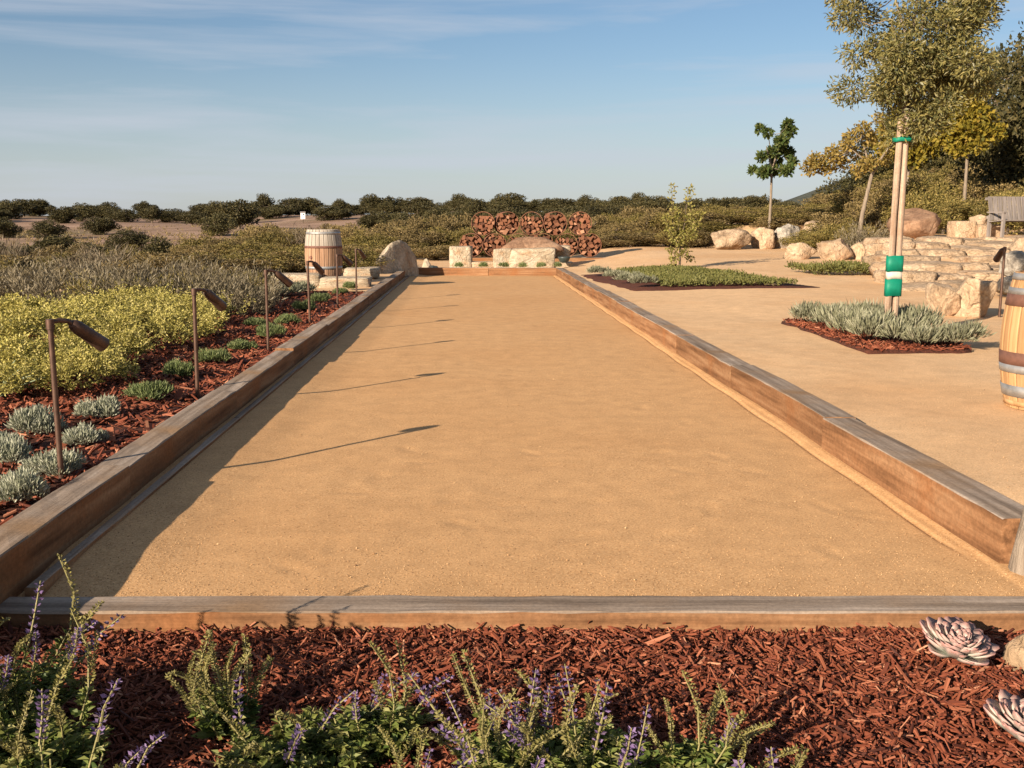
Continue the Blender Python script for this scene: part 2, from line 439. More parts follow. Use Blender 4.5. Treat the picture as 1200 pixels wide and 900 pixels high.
M['grit'] = leafmat('grit', [(0.13, 0.07, 0.035), (0.32, 0.18, 0.08), (0.50, 0.30, 0.14), (0.56, 0.38, 0.20)], 0, rough=0.9, objvar=0)

def echeveria_mat():
    m, nt, p, out = new_mat('succulent_leaf')
    t = N(nt, 'ShaderNodeTexCoord')
    sx = N(nt, 'ShaderNodeSeparateXYZ')
    nt.links.new(t.outputs['Generated'], sx.inputs[0])
    c = ramp(nt, ((0.0, (0.18, 0.21, 0.15)), (0.55, (0.31, 0.31, 0.25)), (0.82, (0.38, 0.29, 0.24)), (1.0, (0.40, 0.20, 0.165))), sx.outputs['Y']).outputs[0]
    nz = N(nt, 'ShaderNodeTexNoise', Scale=7.0, Detail=4)
    nt.links.new(t.outputs['Object'], nz.inputs['Vector'])
    f = ramp(nt, ((0.3, (0.8,) * 3), (0.7, (1.1,) * 3)), nz.outputs['Fac']).outputs[0]
    nt.links.new(mixc(nt, 1.0, c, f, 'MULTIPLY'), p.inputs['Base Color'])
    p.inputs['Roughness'].default_value = 0.55
    p.inputs['Subsurface Weight'].default_value = 0.08
    p.inputs['Subsurface Radius'].default_value = (0.01, 0.006, 0.004)
    return m
M['succulent'] = echeveria_mat()

# ------------------------------------------------------------------ heights of the place
WL, WR = -1.773, 2.226            # inner faces of the court's timbers
Y0, Y1 = 3.735, 27.85
GX0, GX1, GY0, GY1 = -9.0, 30.0, -6.0, 46.0

def und(x, y, s):
    return (np.sin(x * s * 1.3 + 1.7) * np.cos(y * s * 0.9 + 0.4) + 0.5 * np.sin(x * s * 2.7 + y * s * 1.9 + 2.2)) / 1.5

def garden(x, y):
    x = np.asarray(x, float); y = np.asarray(y, float)
    z = 0.14 + 0.02 * np.clip(y - 14, 0, 21) * sm((x - 2) / 4)
    z = z + 0.075 * np.clip(y - 18.3, 0, 8) * sm((x - (7.4 + (y - 18) * 0.37)) / 1.0)      # under the steps
    z = z + 0.75 * sm((y - 34.6) / 3) * sm((x - 7.2) / 1.5)
    z = z + 0.06 * np.clip(y - 37, 0, 60) * sm((x - 7) / 8)
    z = z - 0.15 * sm((4.9 - y) / 1.1) * (x > 1.9) * sm((4.2 - x) / 1.2)
    z = z + 0.012 * und(x, y, 0.9)
    return z

def natural(x, y):
    x = np.asarray(x, float); y = np.asarray(y, float)
    z = -0.4 - 4.0 * sm((y - 34) / 55) + 9.6 * sm((y - 95) / 420)
    z = z - 1.3 * sm((-10 - x) / 18)
    z = z + np.clip((np.abs(y) - 60) * 0.008, 0, 2.2) * und(x, y, 0.017)
    z = z + 5.5 * sm((x - 14) / 45) * sm((y - 10) / 60) * sm((400 - y) / 300)
    z = z + 118 * np.exp(-(((x - 960) / 250) ** 2 + ((y - 2300) / 420) ** 2))
    return z

def gmask(x, y):
    x = np.asarray(x, float); y = np.asarray(y, float)
    d = np.maximum(np.maximum(GX0 - x, x - GX1), np.maximum(GY0 - y, y - GY1))
    return 1 - sm(d / 9.0)

def terrain(x, y):
    k = gmask(x, y)
    return natural(x, y) * (1 - k) + (garden(x, y) - 0.4) * k

def insheet(x, y): return GX0 + 1 < x < GX1 - 1 and GY0 + 1 < y < GY1 - 1
def bed(x, y):
    return 0.12 + 0.02 * und(x, y, 1.7) + 0.01 * und(x, y, 5.0)
def fbed(x, y):
    return -0.055 + 0.018 * und(x, y, 2.3) + 0.01 * und(x, y, 6.0)
def ground(x, y):
    if insheet(x, y):
        if x < WL and y < 19.5: return float(bed(x, y))
        if y < 3.6 and x < 6: return float(fbed(x, y))
        if WL < x < WR and y < Y1: return 0.0
        return float(garden(x, y))
    return float(terrain(x, y))

def ray(u, v):
    """direction through a point of the 1200x900 photograph (used to measure where things stand)"""
    xc, yc = (u - 555) / 1200, (450 - v) / 1200
    return np.array([xc, math.cos(PITCH) + yc * math.sin(PITCH), -math.sin(PITCH) + yc * math.cos(PITCH)])
def on_ground(u, v, gf=None):
    d = ray(u, v); gf = gf or ground
    t = 1.0
    while t < 900:
        p = d * t
        if CAM_H + p[2] <= gf(p[0], p[1]): break
        t *= 1.004
    return Vector((p[0], p[1], gf(p[0], p[1])))
def at_y(u, v, y):
    d = ray(u, v); t = y / d[1]
    return Vector((d[0] * t, y, CAM_H + d[2] * t))
def stand(u, y):
    """point on the ground at distance y in the column u"""
    v = 300.0
    for _ in range(6):
        d = ray(u, v); x = d[0] * y / d[1]
        z = ground(x, y)
        yc = (math.sin(PITCH) + (z - CAM_H) / y * math.cos(PITCH)) / (math.cos(PITCH) - (z - CAM_H) / y * math.sin(PITCH))
        v = 450 - 1200 * yc
    return Vector((x, y, z))

# ------------------------------------------------------------------ the setting
def grid(name, xs, ys, zf, mat, keep=None, smooth=True):
    X, Y = np.meshgrid(xs, ys)
    Z = zf(X, Y)
    V = np.stack([X, Y, Z], -1).reshape(-1, 3)
    nx, ny = len(xs), len(ys)
    i, j = np.meshgrid(np.arange(nx - 1), np.arange(ny - 1))
    a = (j * nx + i).ravel()
    F = np.stack([a, a + 1, a + nx + 1, a + nx], 1)
    if keep is not None:
        cx = (xs[:-1] + xs[1:]) / 2; cy = (ys[:-1] + ys[1:]) / 2
        CX, CY = np.meshgrid(cx, cy)
        F = F[keep(CX, CY).ravel()]
    o = link(name, np_mesh(name, V, F, mat, smooth=smooth))
    return tag(o, kind='structure')

s = np.linspace(-1, 1, 191)
xs = np.sinh(s * 6.3) / np.sinh(6.3) * 2600 + 5
s = np.linspace(0, 1, 230)
ys = -40 + np.sinh(s * 5.4) / np.sinh(5.4) * 3600
tag(grid('ground', xs, ys, terrain, M['terrain']), 'dry brown rolling countryside reaching to the horizon')

# sandy terrace: round the court and up to the stones
def edges(*bits): return np.unique(np.round(np.concatenate(bits), 4))
pxs = edges(np.arange(-9, -1.95, 0.5), np.array([-1.95, 2.38]), np.arange(2.5, 12, 0.18), np.arange(12, 30.2, 0.5))
pys = edges(np.arange(-6, 3.6, 0.6), np.array([3.66]), np.arange(3.75, 27.9, 0.2), np.array([27.92]), np.arange(28.1, 46.2, 0.4))
def plaza_z(X, Y):
    d = np.maximum(np.maximum(GX0 + 1 - X, X - GX1 + 1), np.maximum(GY0 + 1 - Y, Y - GY1 + 1))
    rough = 0.006 * np.sin(X * 7.1 + np.sin(Y * 3.3) * 2) * np.sin(Y * 5.3 + X * 1.1)
    return garden(X, Y) + rough - 1.2 * sm(d / 1.0)
def plaza_keep(X, Y):
    court = (X > -1.95) & (X < 2.38) & (Y > 3.66) & (Y < 27.92)
    bedl = (X < -1.95) & (Y < 19.4)
    front = (Y < 3.66)
    return ~(court | bedl | front)
tag(grid('sand_terrace', pxs, pys, plaza_z, M['plaza'], plaza_keep), 'pale sandy terrace beside and behind the court')

# the court floor
cxs = edges(np.linspace(WL - 0.1, 2.05, 150), np.linspace(2.05, 2.3, 24), np.linspace(2.3, 2.75, 8))
cys = edges(np.linspace(3.68, 10, 170), np.linspace(10, Y1 + 0.05, 150))
def court_z(X, Y):
    z = 0.003 * sm((X + 1.5) / .6) * np.sin(X * 1.9 + 0.6 * np.sin(Y * .7)) * np.sin(Y * 1.1 + X) + 0.0007 * np.sin(X * 17 + 3 * np.sin(Y * 6)) * np.sin(Y * 13 + 2 * np.sin(X * 9))
    g_ = np.random.default_rng(44)
    for _ in range(46):                                                              # faint scuffs and shoe prints
        fx, fy_, fa = g_.uniform(-.9, WR - .2), 4 + 11 * g_.random() ** 1.4, g_.uniform(0, 3.14)
        a_ = (X - fx) * np.cos(fa) + (Y - fy_) * np.sin(fa); b_ = -(X - fx) * np.sin(fa) + (Y - fy_) * np.cos(fa)
        q_ = (a_ / .12) ** 2 + (b_ / .045) ** 2
        z = z - 0.0035 * np.exp(-q_ * q_) + 0.0015 * np.exp(-(q_ - 2) ** 2)
    z = z + 0.03 * sm((-1.15 - X) / 0.45) * sm((Y - 3.75) / 0.6)                                            # floor banks up towards the left timbers
    z = z + 0.008 * sm((X - (WR - 0.05 - 0.012 * np.sin(Y * 2.3))) / 0.04)                                     # loose sand kicked up against the right timbers
    z = z - 0.013 * np.exp(-((X - (WR - 0.085 - 0.008 * np.sin(Y * 4.3))) / 0.016) ** 2) * sm((Y - 4.2) / 0.4)
    z = z + 0.0 * X
    return z
tag(grid('bocce_court', cxs, cys, court_z, M['court']), 'long bocce court of raked tan decomposed granite')

# mulch beds
fxs = edges(np.arange(-9, 9.1, 0.12)); fys = edges(np.arange(-6, 0, 0.5), np.arange(0, 3.62, 0.09))
tag(grid('front_mulch_bed', fxs, fys, fbed, M['mulch_base']), 'red bark mulch bed in front of the court')
bxs = edges(np.arange(-9, -1.92, 0.15)); bys = edges(np.arange(3.6, 19.8, 0.15))
def bed_z(X, Y):
    return bed(X, Y) - 0.6 * sm((GX0 + 1 - X) / 1.0)
tag(grid('side_mulch_bed', bxs, bys, bed_z, M['mulch_base']), 'red bark mulch bed along the left side of the court')

def chips(name, n, x, y, zf, L, W, H, seed, label, flat=0.35, fade=None):
    g = np.random.default_rng(seed)
    px = g.uniform(*x, n); py = g.uniform(*y, n)
    if fade is not None:
        k = fade(px, py, g); px, py = px[k], py[k]; n = len(px)
    big = g.random(n) < 0.07
    l = g.uniform(*L, n) * np.where(big, 1.5, 1); w = g.uniform(*W, n) * np.where(big, 1.9, 1); h = g.uniform(*H, n)
    yaw = g.uniform(0, 2 * np.pi, n); ti = g.normal(0, flat, n); ro = g.normal(0, 0.5, n)
    cy_, sy_ = np.cos(yaw), np.sin(yaw); ct, st = np.cos(ti), np.sin(ti)
    dx = np.stack([cy_ * ct, sy_ * ct, st], 1)
    s0 = np.stack([-sy_, cy_, np.zeros(n)], 1); u0 = np.cross(dx, s0)
    s1 = s0 * np.cos(ro)[:, None] + u0 * np.sin(ro)[:, None]; u1 = np.cross(dx, s1)
    c = np.stack([px, py, zf(px, py) + g.uniform(0.0, 0.022, n) + np.abs(st) * l * 0.3], 1)
    bend = g.normal(0, 0.12, n)
    V = []
    for (a, b, e) in ((-1, -1, -1), (-1, 1, -1), (1, -1, -1), (1, 1, -1), (-1, -1, 1), (-1, 1, 1), (1, -1, 1), (1, 1, 1)):
        tp = np.where(a > 0, g.uniform(0.25, 0.9, n), g.uniform(0.4, 1, n))
        V.append(c + dx * (a * l / 2)[:, None] + s1 * (b * w / 2 * tp + bend * l * 0.2 * a)[:, None] + u1 * (e * h / 2)[:, None])
    V = np.stack(V, 1).reshape(-1, 3)
    q = np.array(((4, 6, 7, 5), (0, 2, 6, 4), (1, 5, 7, 3), (0, 4, 5, 1), (2, 3, 7, 6)))
    F = (np.arange(n)[:, None, None] * 8 + q[None]).reshape(-1, 4)
    rv = np.repeat(np.clip(g.beta(2.2, 2.4, n), 0, 1), 5)
    o = link(name, np_mesh(name, V, F, M['chip'], rnd=rv))
    return tag(o, label, 'mulch', kind='stuff')

chips('bark_mulch', 56000, (-2.6, 3.4), (1.9, 3.58), fbed, (0.012, 0.06), (0.0025, 0.011), (0.002, 0.007), 5,
      'shredded red bark mulch under the purple flowered plants')
chips('bark_mulch', 26000, (-6.5, -1.98), (3.62, 19.4), bed, (0.035, 0.10), (0.012, 0.03), (0.004, 0.012), 6,
      'red bark mulch between the path lights and the yellow shrubs',
      fade=lambda px, py, g: g.random(len(px)) < np.clip(1.25 - (py - 4) / 16, 0.25, 1))

# loose grit lying on the raked sand
def grit(name, n, xr, yr, zf, sz, seed, label):
    g = np.random.default_rng(seed)
    px = g.uniform(*xr, n); py = yr[0] + (yr[1] - yr[0]) * g.random(n) ** 1.8
    r = g.uniform(*sz, n) * np.where(g.random(n) < 0.004, 2.2, 1)
    c = np.stack([px, py, zf(px, py) + r * 0.3], 1)
    dirs = np.array(((1, 0, 0), (0, 1, 0), (-1, 0, 0), (0, -1, 0), (0, 0, 1)))
    V = (c[:, None] + dirs[None] * r[:, None, None] * g.uniform(0.6, 1.3, (n, 5, 1)))
    yaw = g.uniform(0, 6.28, n)
    q = np.array(((0, 1, 4), (1, 2, 4), (2, 3, 4), (3, 0, 4)))
    F = (np.arange(n)[:, None, None] * 5 + q[None]).reshape(-1, 3)
    o = link(name, np_mesh(name, V.reshape(-1, 3), F, M['grit'], rnd=np.repeat(g.random(n), 4)))
    return tag(o, label, 'grit', kind='stuff')
grit('sand_grit', 32000, (WL, WR - 0.02), (3.75, 13), court_z, (0.0012, 0.0032), 8, 'loose coarse grit scattered over the court floor')
grit('sand_grit', 9000, (2.5, 6), (4.2, 13), lambda X, Y: plaza_z(X, Y), (0.0015, 0.0035), 9, 'loose coarse grit scattered over the pale terrace')

# ------------------------------------------------------------------ timbers round the court
def timber_mesh(L, W, H, seed, n=None):
    """a sawn beam along +X, its chamfers worn; weathered grey on top"""
    g = np.random.default_rng(seed)
    n = n or max(4, int(L / 0.16))
    c = 0.006
    prof = [(-W/2, -H/2), (-W/2, H/2 - c), (-W/2 + c, H/2), (0, H/2), (W/2 - c, H/2), (W/2, H/2 - c), (W/2, -H/2)]
    mb = MB(); vs = []; k = len(prof)
    warp = g.normal(0, 0.003, 3)
    for i in range(n + 1):
        x = L * i / n
        b = warp[0] * math.sin(3.1 * i / n) * 2
        for (a, z) in prof:
            j = g.normal(0, 0.0016, 2)
            vs.append((x + (g.normal(0, 0.002) if i in (0, n) else 0), a + b + j[0], z + j[1]))
    fs, ms = [], []
    for i in range(n):
        for q in range(k):
            q2 = (q + 1) % k
            mb_i = 1 if q in (1, 2, 3, 4) else 0
            fs.append((i * k + q, (i + 1) * k + q, (i + 1) * k + q2, i * k + q2)); ms.append(mb_i)
    fs.append(tuple(range(k))); ms.append(0)
    fs.append(tuple(range(n * k + k - 1, n * k - 1, -1))); ms.append(0)
    me = bpy.data.meshes.new('timber')
    me.from_pydata(vs, [], fs)
    me.materials.append(M['timber']); me.materials.append(M['timber_top'])
    me.polygons.foreach_set('material_index', ms)
    me.update()
    bm = bmesh.new(); bm.from_mesh(me); bmesh.ops.recalc_face_normals(bm, faces=bm.faces); bm.to_mesh(me); bm.free()
    return me

def timber_run(label, origin, rz, cuts, W, ztop, zbot, seed):
    root = empty('timber_border', origin, rz, label, 'timber border', 'timbers framing the court')
    g = np.random.default_rng(seed)
    for i, (a, b) in enumerate(zip(cuts[:-1], cuts[1:])):
        H = ztop - zbot + g.normal(0, 0.004)
        link('timber', timber_mesh(b - a - 0.006, W, H, seed * 31 + i), root, loc=(a + 0.003, g.normal(0, 0.004), zbot + H / 2), rot=(0, 0, g.normal(0, 0.0012)))
    return root

HW = 0.195
timber_run('long left timber border of the court with its inner face in shadow', (WL - 0.09, 0, 0), R(90),
           [3.1, 5.12, 7.55, 10.0, 12.4, 14.9, 17.3, 19.7, 22.2, 24.6, 27.0, Y1], 0.18, HW, -0.12, 3)
timber_run('long right timber border of the court with its inner face sunlit', (WR + 0.1, 0, 0), R(90),
           [4.16, 6.4, 8.8, 11.2, 13.6, 16.0, 18.4, 20.8, 23.2, 25.6, Y1], 0.2, HW + 0.012, -0.12, 4)
timber_run('low near timber across the court front, grey on top', (0, 3.652, 0), 0,
           [WL + 0.004, 3.1, 6.0, 9.1], 0.165, 0.032, -0.2, 5)
timber_run('far timber border closing the court before the stone blocks', (0, Y1 + 0.09, 0), 0,
           [WL - 0.2, 0.4, WR + 0.22], 0.18, HW + 0.01, -0.12, 6)
# narrow board at the foot of the left timbers
fb = empty('foot_board', (WL + 0.075, 0, 0), R(90), 'narrow grey foot board lying in the shadow along the left timber', 'board')
for i, (a, b) in enumerate(((3.745, 7.2), (7.2, 11.4), (11.4, 15.6), (15.6, 19.8), (19.8, 24.0), (24.0, Y1))):
    link('board', timber_mesh(b - a - 0.01, 0.045, 0.06, 70 + i, n=14), fb, loc=(a + 0.005, 0.0, 0.022))

# ------------------------------------------------------------------ leaf and plant builders
def leaf_quads(c, d, nrm, L, W, cup=0.15):
    d = d / np.linalg.norm(d, axis=1, keepdims=True)
    s_ = np.cross(d, nrm); s_ /= np.linalg.norm(s_, axis=1, keepdims=True) + 1e-9
    u_ = np.cross(s_, d)
    L = np.broadcast_to(L, len(c))[:, None]; W = np.broadcast_to(W, len(c))[:, None]
    V = np.stack([c, c + d * L * 0.5 + s_ * W / 2 + u_ * L * cup * 0.5, c + d * L + u_ * L * cup * -0.2, c + d * L * 0.5 - s_ * W / 2 + u_ * L * cup * 0.5], 1)
    return V.reshape(-1, 3), np.arange(len(c) * 4).reshape(-1, 4)

def rdir(g, n):
    v = g.normal(size=(n, 3)); return v / np.linalg.norm(v, axis=1, keepdims=True)

def clump_crown(g, centers, radii, n, L, W, up=0.3, shell=0.55, outward=0.8):
    """leaves spread in clumps; returns arrays for leaf_quads"""
    centers = np.asarray(centers, float); radii = np.asarray(radii, float)
    p = radii ** 2; p /= p.sum()
    k = g.choice(len(centers), n, p=p)
    dirs = rdir(g, n)
    rr = radii[k] * (shell + (1 - shell) * g.random(n) ** 0.6) * g.uniform(0.75, 1.12, n)
    c = centers[k] + dirs * rr[:, None] * np.array([1, 1, 0.8])
    d = dirs * outward + rdir(g, n) * 0.8 + np.array([0, 0, up])
    nr = rdir(g, n) + dirs * 0.6
    rnd = np.clip(g.normal(0.5, 0.25, n), 0, 1)
    return c, d, nr, g.uniform(L * 0.7, L * 1.3, n), g.uniform(W * 0.7, W * 1.3, n), rnd

def leaf_mesh(name, arr, mat, cup=0.15):
    c, d, nr, L, W, rnd = arr
    V, F = leaf_quads(c, d, nr, L, W, cup)
    return np_mesh(name, V, F, mat, rnd=rnd)

def mound_mesh(name, seed, r, h, n, L, W, mat, spread=0.9, knob=9):
    """a low cushion of short shoots, uneven outline"""
    g = np.random.default_rng(seed)
    az = g.uniform(0, 2 * np.pi, knob); rad = r * 0.62 * np.sqrt(g.random(knob)); kr = g.uniform(0.3, 0.5, knob) * r
    kc = np.stack([rad * np.cos(az), rad * np.sin(az), h * 0.35 * g.uniform(0.5, 1.1, knob)], 1)
    k = g.integers(0, knob, n)
    dirs = rdir(g, n); dirs[:, 2] = np.abs(dirs[:, 2])
    c = kc[k] + dirs * kr[k][:, None] * np.array([1, 1, 0.6 * h / r + 0.2]) * g.uniform(0.35, 1.0, (n, 1))
    c[:, 2] = np.maximum(c[:, 2], 0.005)
    d = dirs * spread + np.array([0, 0, 0.55]) + rdir(g, n) * 0.35
    rnd = np.clip(g.normal(0.5, 0.24, n), 0, 1)
    return leaf_mesh(name, (c, d, rdir(g, n), g.uniform(L * .7, L * 1.3, n), g.uniform(W * .7, W * 1.3, n), rnd), mat)

def tree_meshes(seed, height, fork, tr, crown_c, crown_r, n_limb, n_leaf, L, W, leaf, bark, clumps=26, clump_r=0.34, up=0.15, lean=(0, 0), flat_bottom=0.6, shell=0.3, spots=None):
    g = np.random.default_rng(seed)
    mb = MB()
    top = Vector((lean[0], lean[1], fork))
    mb.tube([(0, 0, -0.25), (lean[0] * .1, lean[1] * .1, fork * .1), (lean[0] * .45 + g.normal(0, tr * .4), lean[1] * .45, fork * .5), top], [tr * 1.35, tr * 1.1, tr * .9, tr * .75], 9)
    cc = np.array(crown_c); cr = np.array(crown_r)
    pts = []
    for i in range(clumps):
        v = rdir(g, 1)[0]
        if v[2] < 0: v[2] *= flat_bottom
        q = cc + v * cr * g.uniform(0.35, 0.92)
        pts.append(q)
    pts = np.array(spots if spots is not None else pts); clumps = len(pts)
    # limbs reach to the clumps
    main = []
    for i in range(n_limb):
        a = 2 * math.pi * (i + g.random() * .5) / n_limb
        e = Vector((cc[0] + cr[0] * .45 * math.cos(a), cc[1] + cr[1] * .45 * math.sin(a), cc[2] + cr[2] * g.uniform(-.15, .35)))
        mid = top.lerp(e, 0.5) + Vector((g.normal(0, .06), g.normal(0, .06), 0.05)) * height * .2
        mb.tube([top - Vector((0, 0, tr)), mid, e], [tr * .6, tr * .42, tr * .22], 6)
        main += [mid, e, mid.lerp(e, .5)]
    main.append(top)
    for q in pts:
        q = Vector(q)
        b = min(main, key=lambda m_: (m_ - q).length)
        mid = b.lerp(q, .55) + Vector(g.normal(0, .04, 3)) * height * .3
        mb.tube([b, mid, q], [tr * .22, tr * .14, tr * .06], 5)
    rad = g.uniform(0.7, 1.25, clumps) * clump_r * cr.mean()
    arr = clump_crown(g, pts, rad, n_leaf, L, W, up=up, shell=shell)
    return mb.mesh('trunk', bark), leaf_mesh('crown', arr, leaf)

def plant_tree(name, meshes, loc, rz, label, cat='tree', group=None, scale=1.0):
    t = empty(name, loc, rz, label, cat, group)
    t.scale = (scale,) * 3 if not hasattr(scale, '__len__') else scale
    link('trunk', meshes[0], t); link('crown', meshes[1], t)
    return t

# ------------------------------------------------------------------ staked olive tree in its planter
def poly_bed(name, pts, h, mat, label, gz):
    """low raised patch of mulch with a given outline"""
    mb = MB(); n = len(pts)
    top = [(x, y, gz(x, y) + h) for x, y in pts]
    cx = sum(p[0] for p in pts) / n; cy = sum(p[1] for p in pts) / n
    out = [(cx + (x - cx) * 1.03, cy + (y - cy) * 1.03, gz(x, y) - 0.05) for x, y in pts]
    mb.add(top + out + [(cx, cy, gz(cx, cy) + h * 1.4)], [(i, (i + 1) % n, 2 * n) for i in range(n)] + [(n + i, n + (i + 1) % n, (i + 1) % n, i) for i in range(n)], 0, True)
    o = mb.build(name, mat)
    return tag(o, label, kind='structure')

def subdiv(pts, k=8, j=0.03, seed=1):
    g = np.random.default_rng(seed); out = []
    for a, b in zip(pts, pts[1:] + pts[:1]):
        for i in range(k):
            t = i / k
            out.append((a[0] + (b[0] - a[0]) * t + g.normal(0, j), a[1] + (b[1] - a[1]) * t + g.normal(0, j)))
    return out

gz1 = lambda x, y: float(garden(x, y))
TP = [(3.98, 13.2), (3.93, 10.15), (5.0, 10.2), (5.35, 12.2), (5.0, 13.5)]
poly_bed('planter_mulch', subdiv(TP, 10, 0.02, 2), 0.03, M['mulch_base'], 'red mulch patch under the staked olive tree', gz1)
def in_poly(x, y, P):
    c = False; n = len(P)
    for i in range(n):
        (x1, y1), (x2, y2) = P[i], P[i - 1]
        if (y1 > y) != (y2 > y) and x < (x2 - x1) * (y - y1) / (y2 - y1) + x1: c = not c
    return c
def chips_poly(P, n, seed, label):
    xs_ = [p[0] for p in P]; ys_ = [p[1] for p in P]
    return chips('bark_mulch', n, (min(xs_), max(xs_)), (min(ys_), max(ys_)), lambda X, Y: garden(X, Y) + 0.03, (0.03, 0.09), (0.01, 0.025), (0.004, 0.01), seed, label,
                 fade=lambda px, py, g: np.array([in_poly(a, b, P) for a, b in zip(px, py)]))
chips_poly(TP, 3200, 12, 'red bark mulch at the foot of the staked olive tree')

tx, ty = 4.62, 11.35
tz = gz1(tx, ty) + 0.03
trk, crn = tree_meshes(41, 5.4, 2.3, 0.036, (0.16, 0.0, 3.5), (1.0, 0.95, 1.6), 6, 40000, 0.058, 0.019, M['olive'], M['bark_pale'], clumps=66, clump_r=0.21, up=-0.1, lean=(0.03, 0.02), flat_bottom=1.0, shell=0.2)
ot = plant_tree('olive_tree', (trk, crn), (tx, ty, tz), 0, 'young olive tree tied between two wooden stakes with green tape')
for i, (dx, dy, h, ln) in enumerate(((-0.046, -0.045, 2.36, 0.012), (0.044, -0.03, 2.42, 0.012))):
    mb = MB()
    g = np.random.default_rng(90 + i)
    pts = [(dx + ln * k / 8 * (1 if i == 0 else -.4) + g.normal(0, .002), dy + g.normal(0, .002), -0.3 + (h + 0.3) * k / 8) for k in range(9)]
    mb.tube(pts, [0.034 + g.normal(0, .0012) for _ in pts], 11)
    mb.build('stake', M['stake'], ot)
def tape(z0, z1, mat, name, rx, ry, lab=None):
    mb = MB(); k = 20
    vs = []
    for z, e in ((z0, 0), (z1, 0)):
        for j in range(k):
            a = 2 * math.pi * j / k
            c_, s_ = math.cos(a), math.sin(a)
            vs.append(((abs(c_) ** 0.6) * math.copysign(rx, c_) + 0.004, (abs(s_) ** 0.6) * math.copysign(ry, s_) - 0.035, z + 0.004 * math.sin(3 * a)))
    mb.add(vs, [(j, (j + 1) % k, k + (j + 1) % k, k + j) for j in range(k)], 0, True)
    o = mb.build(name, mat, ot)
    sd = o.modifiers.new('thick', 'SOLIDIFY'); sd.thickness = 0.004
    if lab: o["label"] = lab
    return o
tape(0.46, 0.645, M['green_tape'], 'tie_tape', 0.09, 0.05, 'lower wide green tie tape')
tape(0.648, 0.725, M['white_tape'], 'tie_tape', 0.084, 0.046, 'white band between the green tapes')
tape(0.73, 0.90, M['green_tape'], 'tie_tape', 0.09, 0.05, 'upper wide green tie tape')
tape(2.12, 2.165, M['green_tape'], 'tie_tape', 0.098, 0.07, 'narrow green tie near the stake tops')

# grey-green lavender like cushions round the stakes
lav = [mound_mesh('lavender_cushion', 200 + i, 0.34, 0.30, 1500, 0.085, 0.012, M['lavender'], 0.6, 11) for i in range(3)]
spots = [(4.27, 12.75, .95), (4.24, 12.0, 1.05), (4.3, 11.3, 1.0), (4.2, 10.62, .9), (4.58, 10.46, .85), (4.98, 10.52, .9), (4.95, 11.5, 1.0), (4.8, 12.3, 1.0), (4.75, 13.0, .9)]
wh = ['at the far left tip of the olive planter', 'second from the far left tip of the olive planter', 'left of the olive stakes', 'at the near left corner of the olive planter',
      'directly in front of the olive stakes', 'at the near right corner of the olive planter', 'right of the olive stakes', 'behind the olive stakes', 'at the back of the olive planter']
for i, (x, y, k) in enumerate(spots):
    o = link('lavender_cushion', lav[i % 3], loc=(x, y, gz1(x, y) + 0.02), rot=(0, 0, i * 1.7), scale=(k * 1.22, k * 1.22, k * (1.15 + 0.09 * (i % 4))))
    tag(o, 'grey green feathery cushion plant ' + wh[i], 'plant', 'cushions in the olive planter')

# ------------------------------------------------------------------ low green planter with a sapling
GP = [(2.62, 24.9), (2.75, 22.0), (3.0, 19.1), (6.35, 18.9), (5.6, 21.4), (4.9, 25.2)]
poly_bed('planter_mulch', subdiv(GP, 10, 0.03, 4), 0.012, M['mulch_base'], 'red mulch patch under the low green ground cover', gz1)
def cover(name, P, n, seed, label, L=0.09, W=0.03, h=0.17, shrink=0.93):
    g = np.random.default_rng(seed)
    cx = sum(p[0] for p in P) / len(P); cy = sum(p[1] for p in P) / len(P)
    Q = [(cx + (x - cx) * shrink, cy + (y - cy) * shrink) for x, y in P]
    px = g.uniform(min(q[0] for q in Q), max(q[0] for q in Q), n); py = g.uniform(min(q[1] for q in Q), max(q[1] for q in Q), n)
    k = np.array([in_poly(a, b, Q) for a, b in zip(px, py)]); px, py = px[k], py[k]; n = len(px)
    hh = h * (0.65 + 0.35 * und(px, py, 2.6)) * (0.75 + 0.5 * g.random(n)) + 0.02
    c = np.stack([px, py, garden(px, py) + 0.03 + hh * g.random(n) ** 0.5], 1)
    d = rdir(g, n) * 0.8 + np.array([0, 0, 0.6])
    o = link(name, leaf_mesh(name, (c, d, rdir(g, n), g.uniform(L * .6, L * 1.3, n), g.uniform(W * .6, W * 1.3, n), np.clip(g.normal(.5, .25, n), 0, 1)), M['lawn']))
    return tag(o, label, 'ground cover', kind='stuff')
cover('ground_cover', [(3.3, 24.8), (3.55, 19.3), (6.2, 19.0), (5.5, 21.4), (4.8, 25.0)], 26000, 31, 'low green ground cover filling the triangular bed', L=.06, h=.085)
for i, (x, y) in enumerate(((2.9, 23.9), (3.05, 22.4), (3.2, 21.0), (3.25, 19.8))):
    o = link('silver_cushion', lav[i % 3], loc=(x, y, gz1(x, y) + 0.03), rot=(0, 0, i * 2.1), scale=(1.0, 1.0, 0.9))
    tag(o, ['farthest', 'second farthest', 'second nearest', 'nearest'][i] + ' silvery cushion on the left edge of the triangular green bed', 'plant', 'silvery cushions of the green bed')
SB = [(7.0, 23.3), (7.25, 21.9), (8.7, 21.9), (8.5, 23.2)]
cover('ground_cover', SB, 3500, 33, 'small strip of green ground cover before the stone steps', h=0.2)

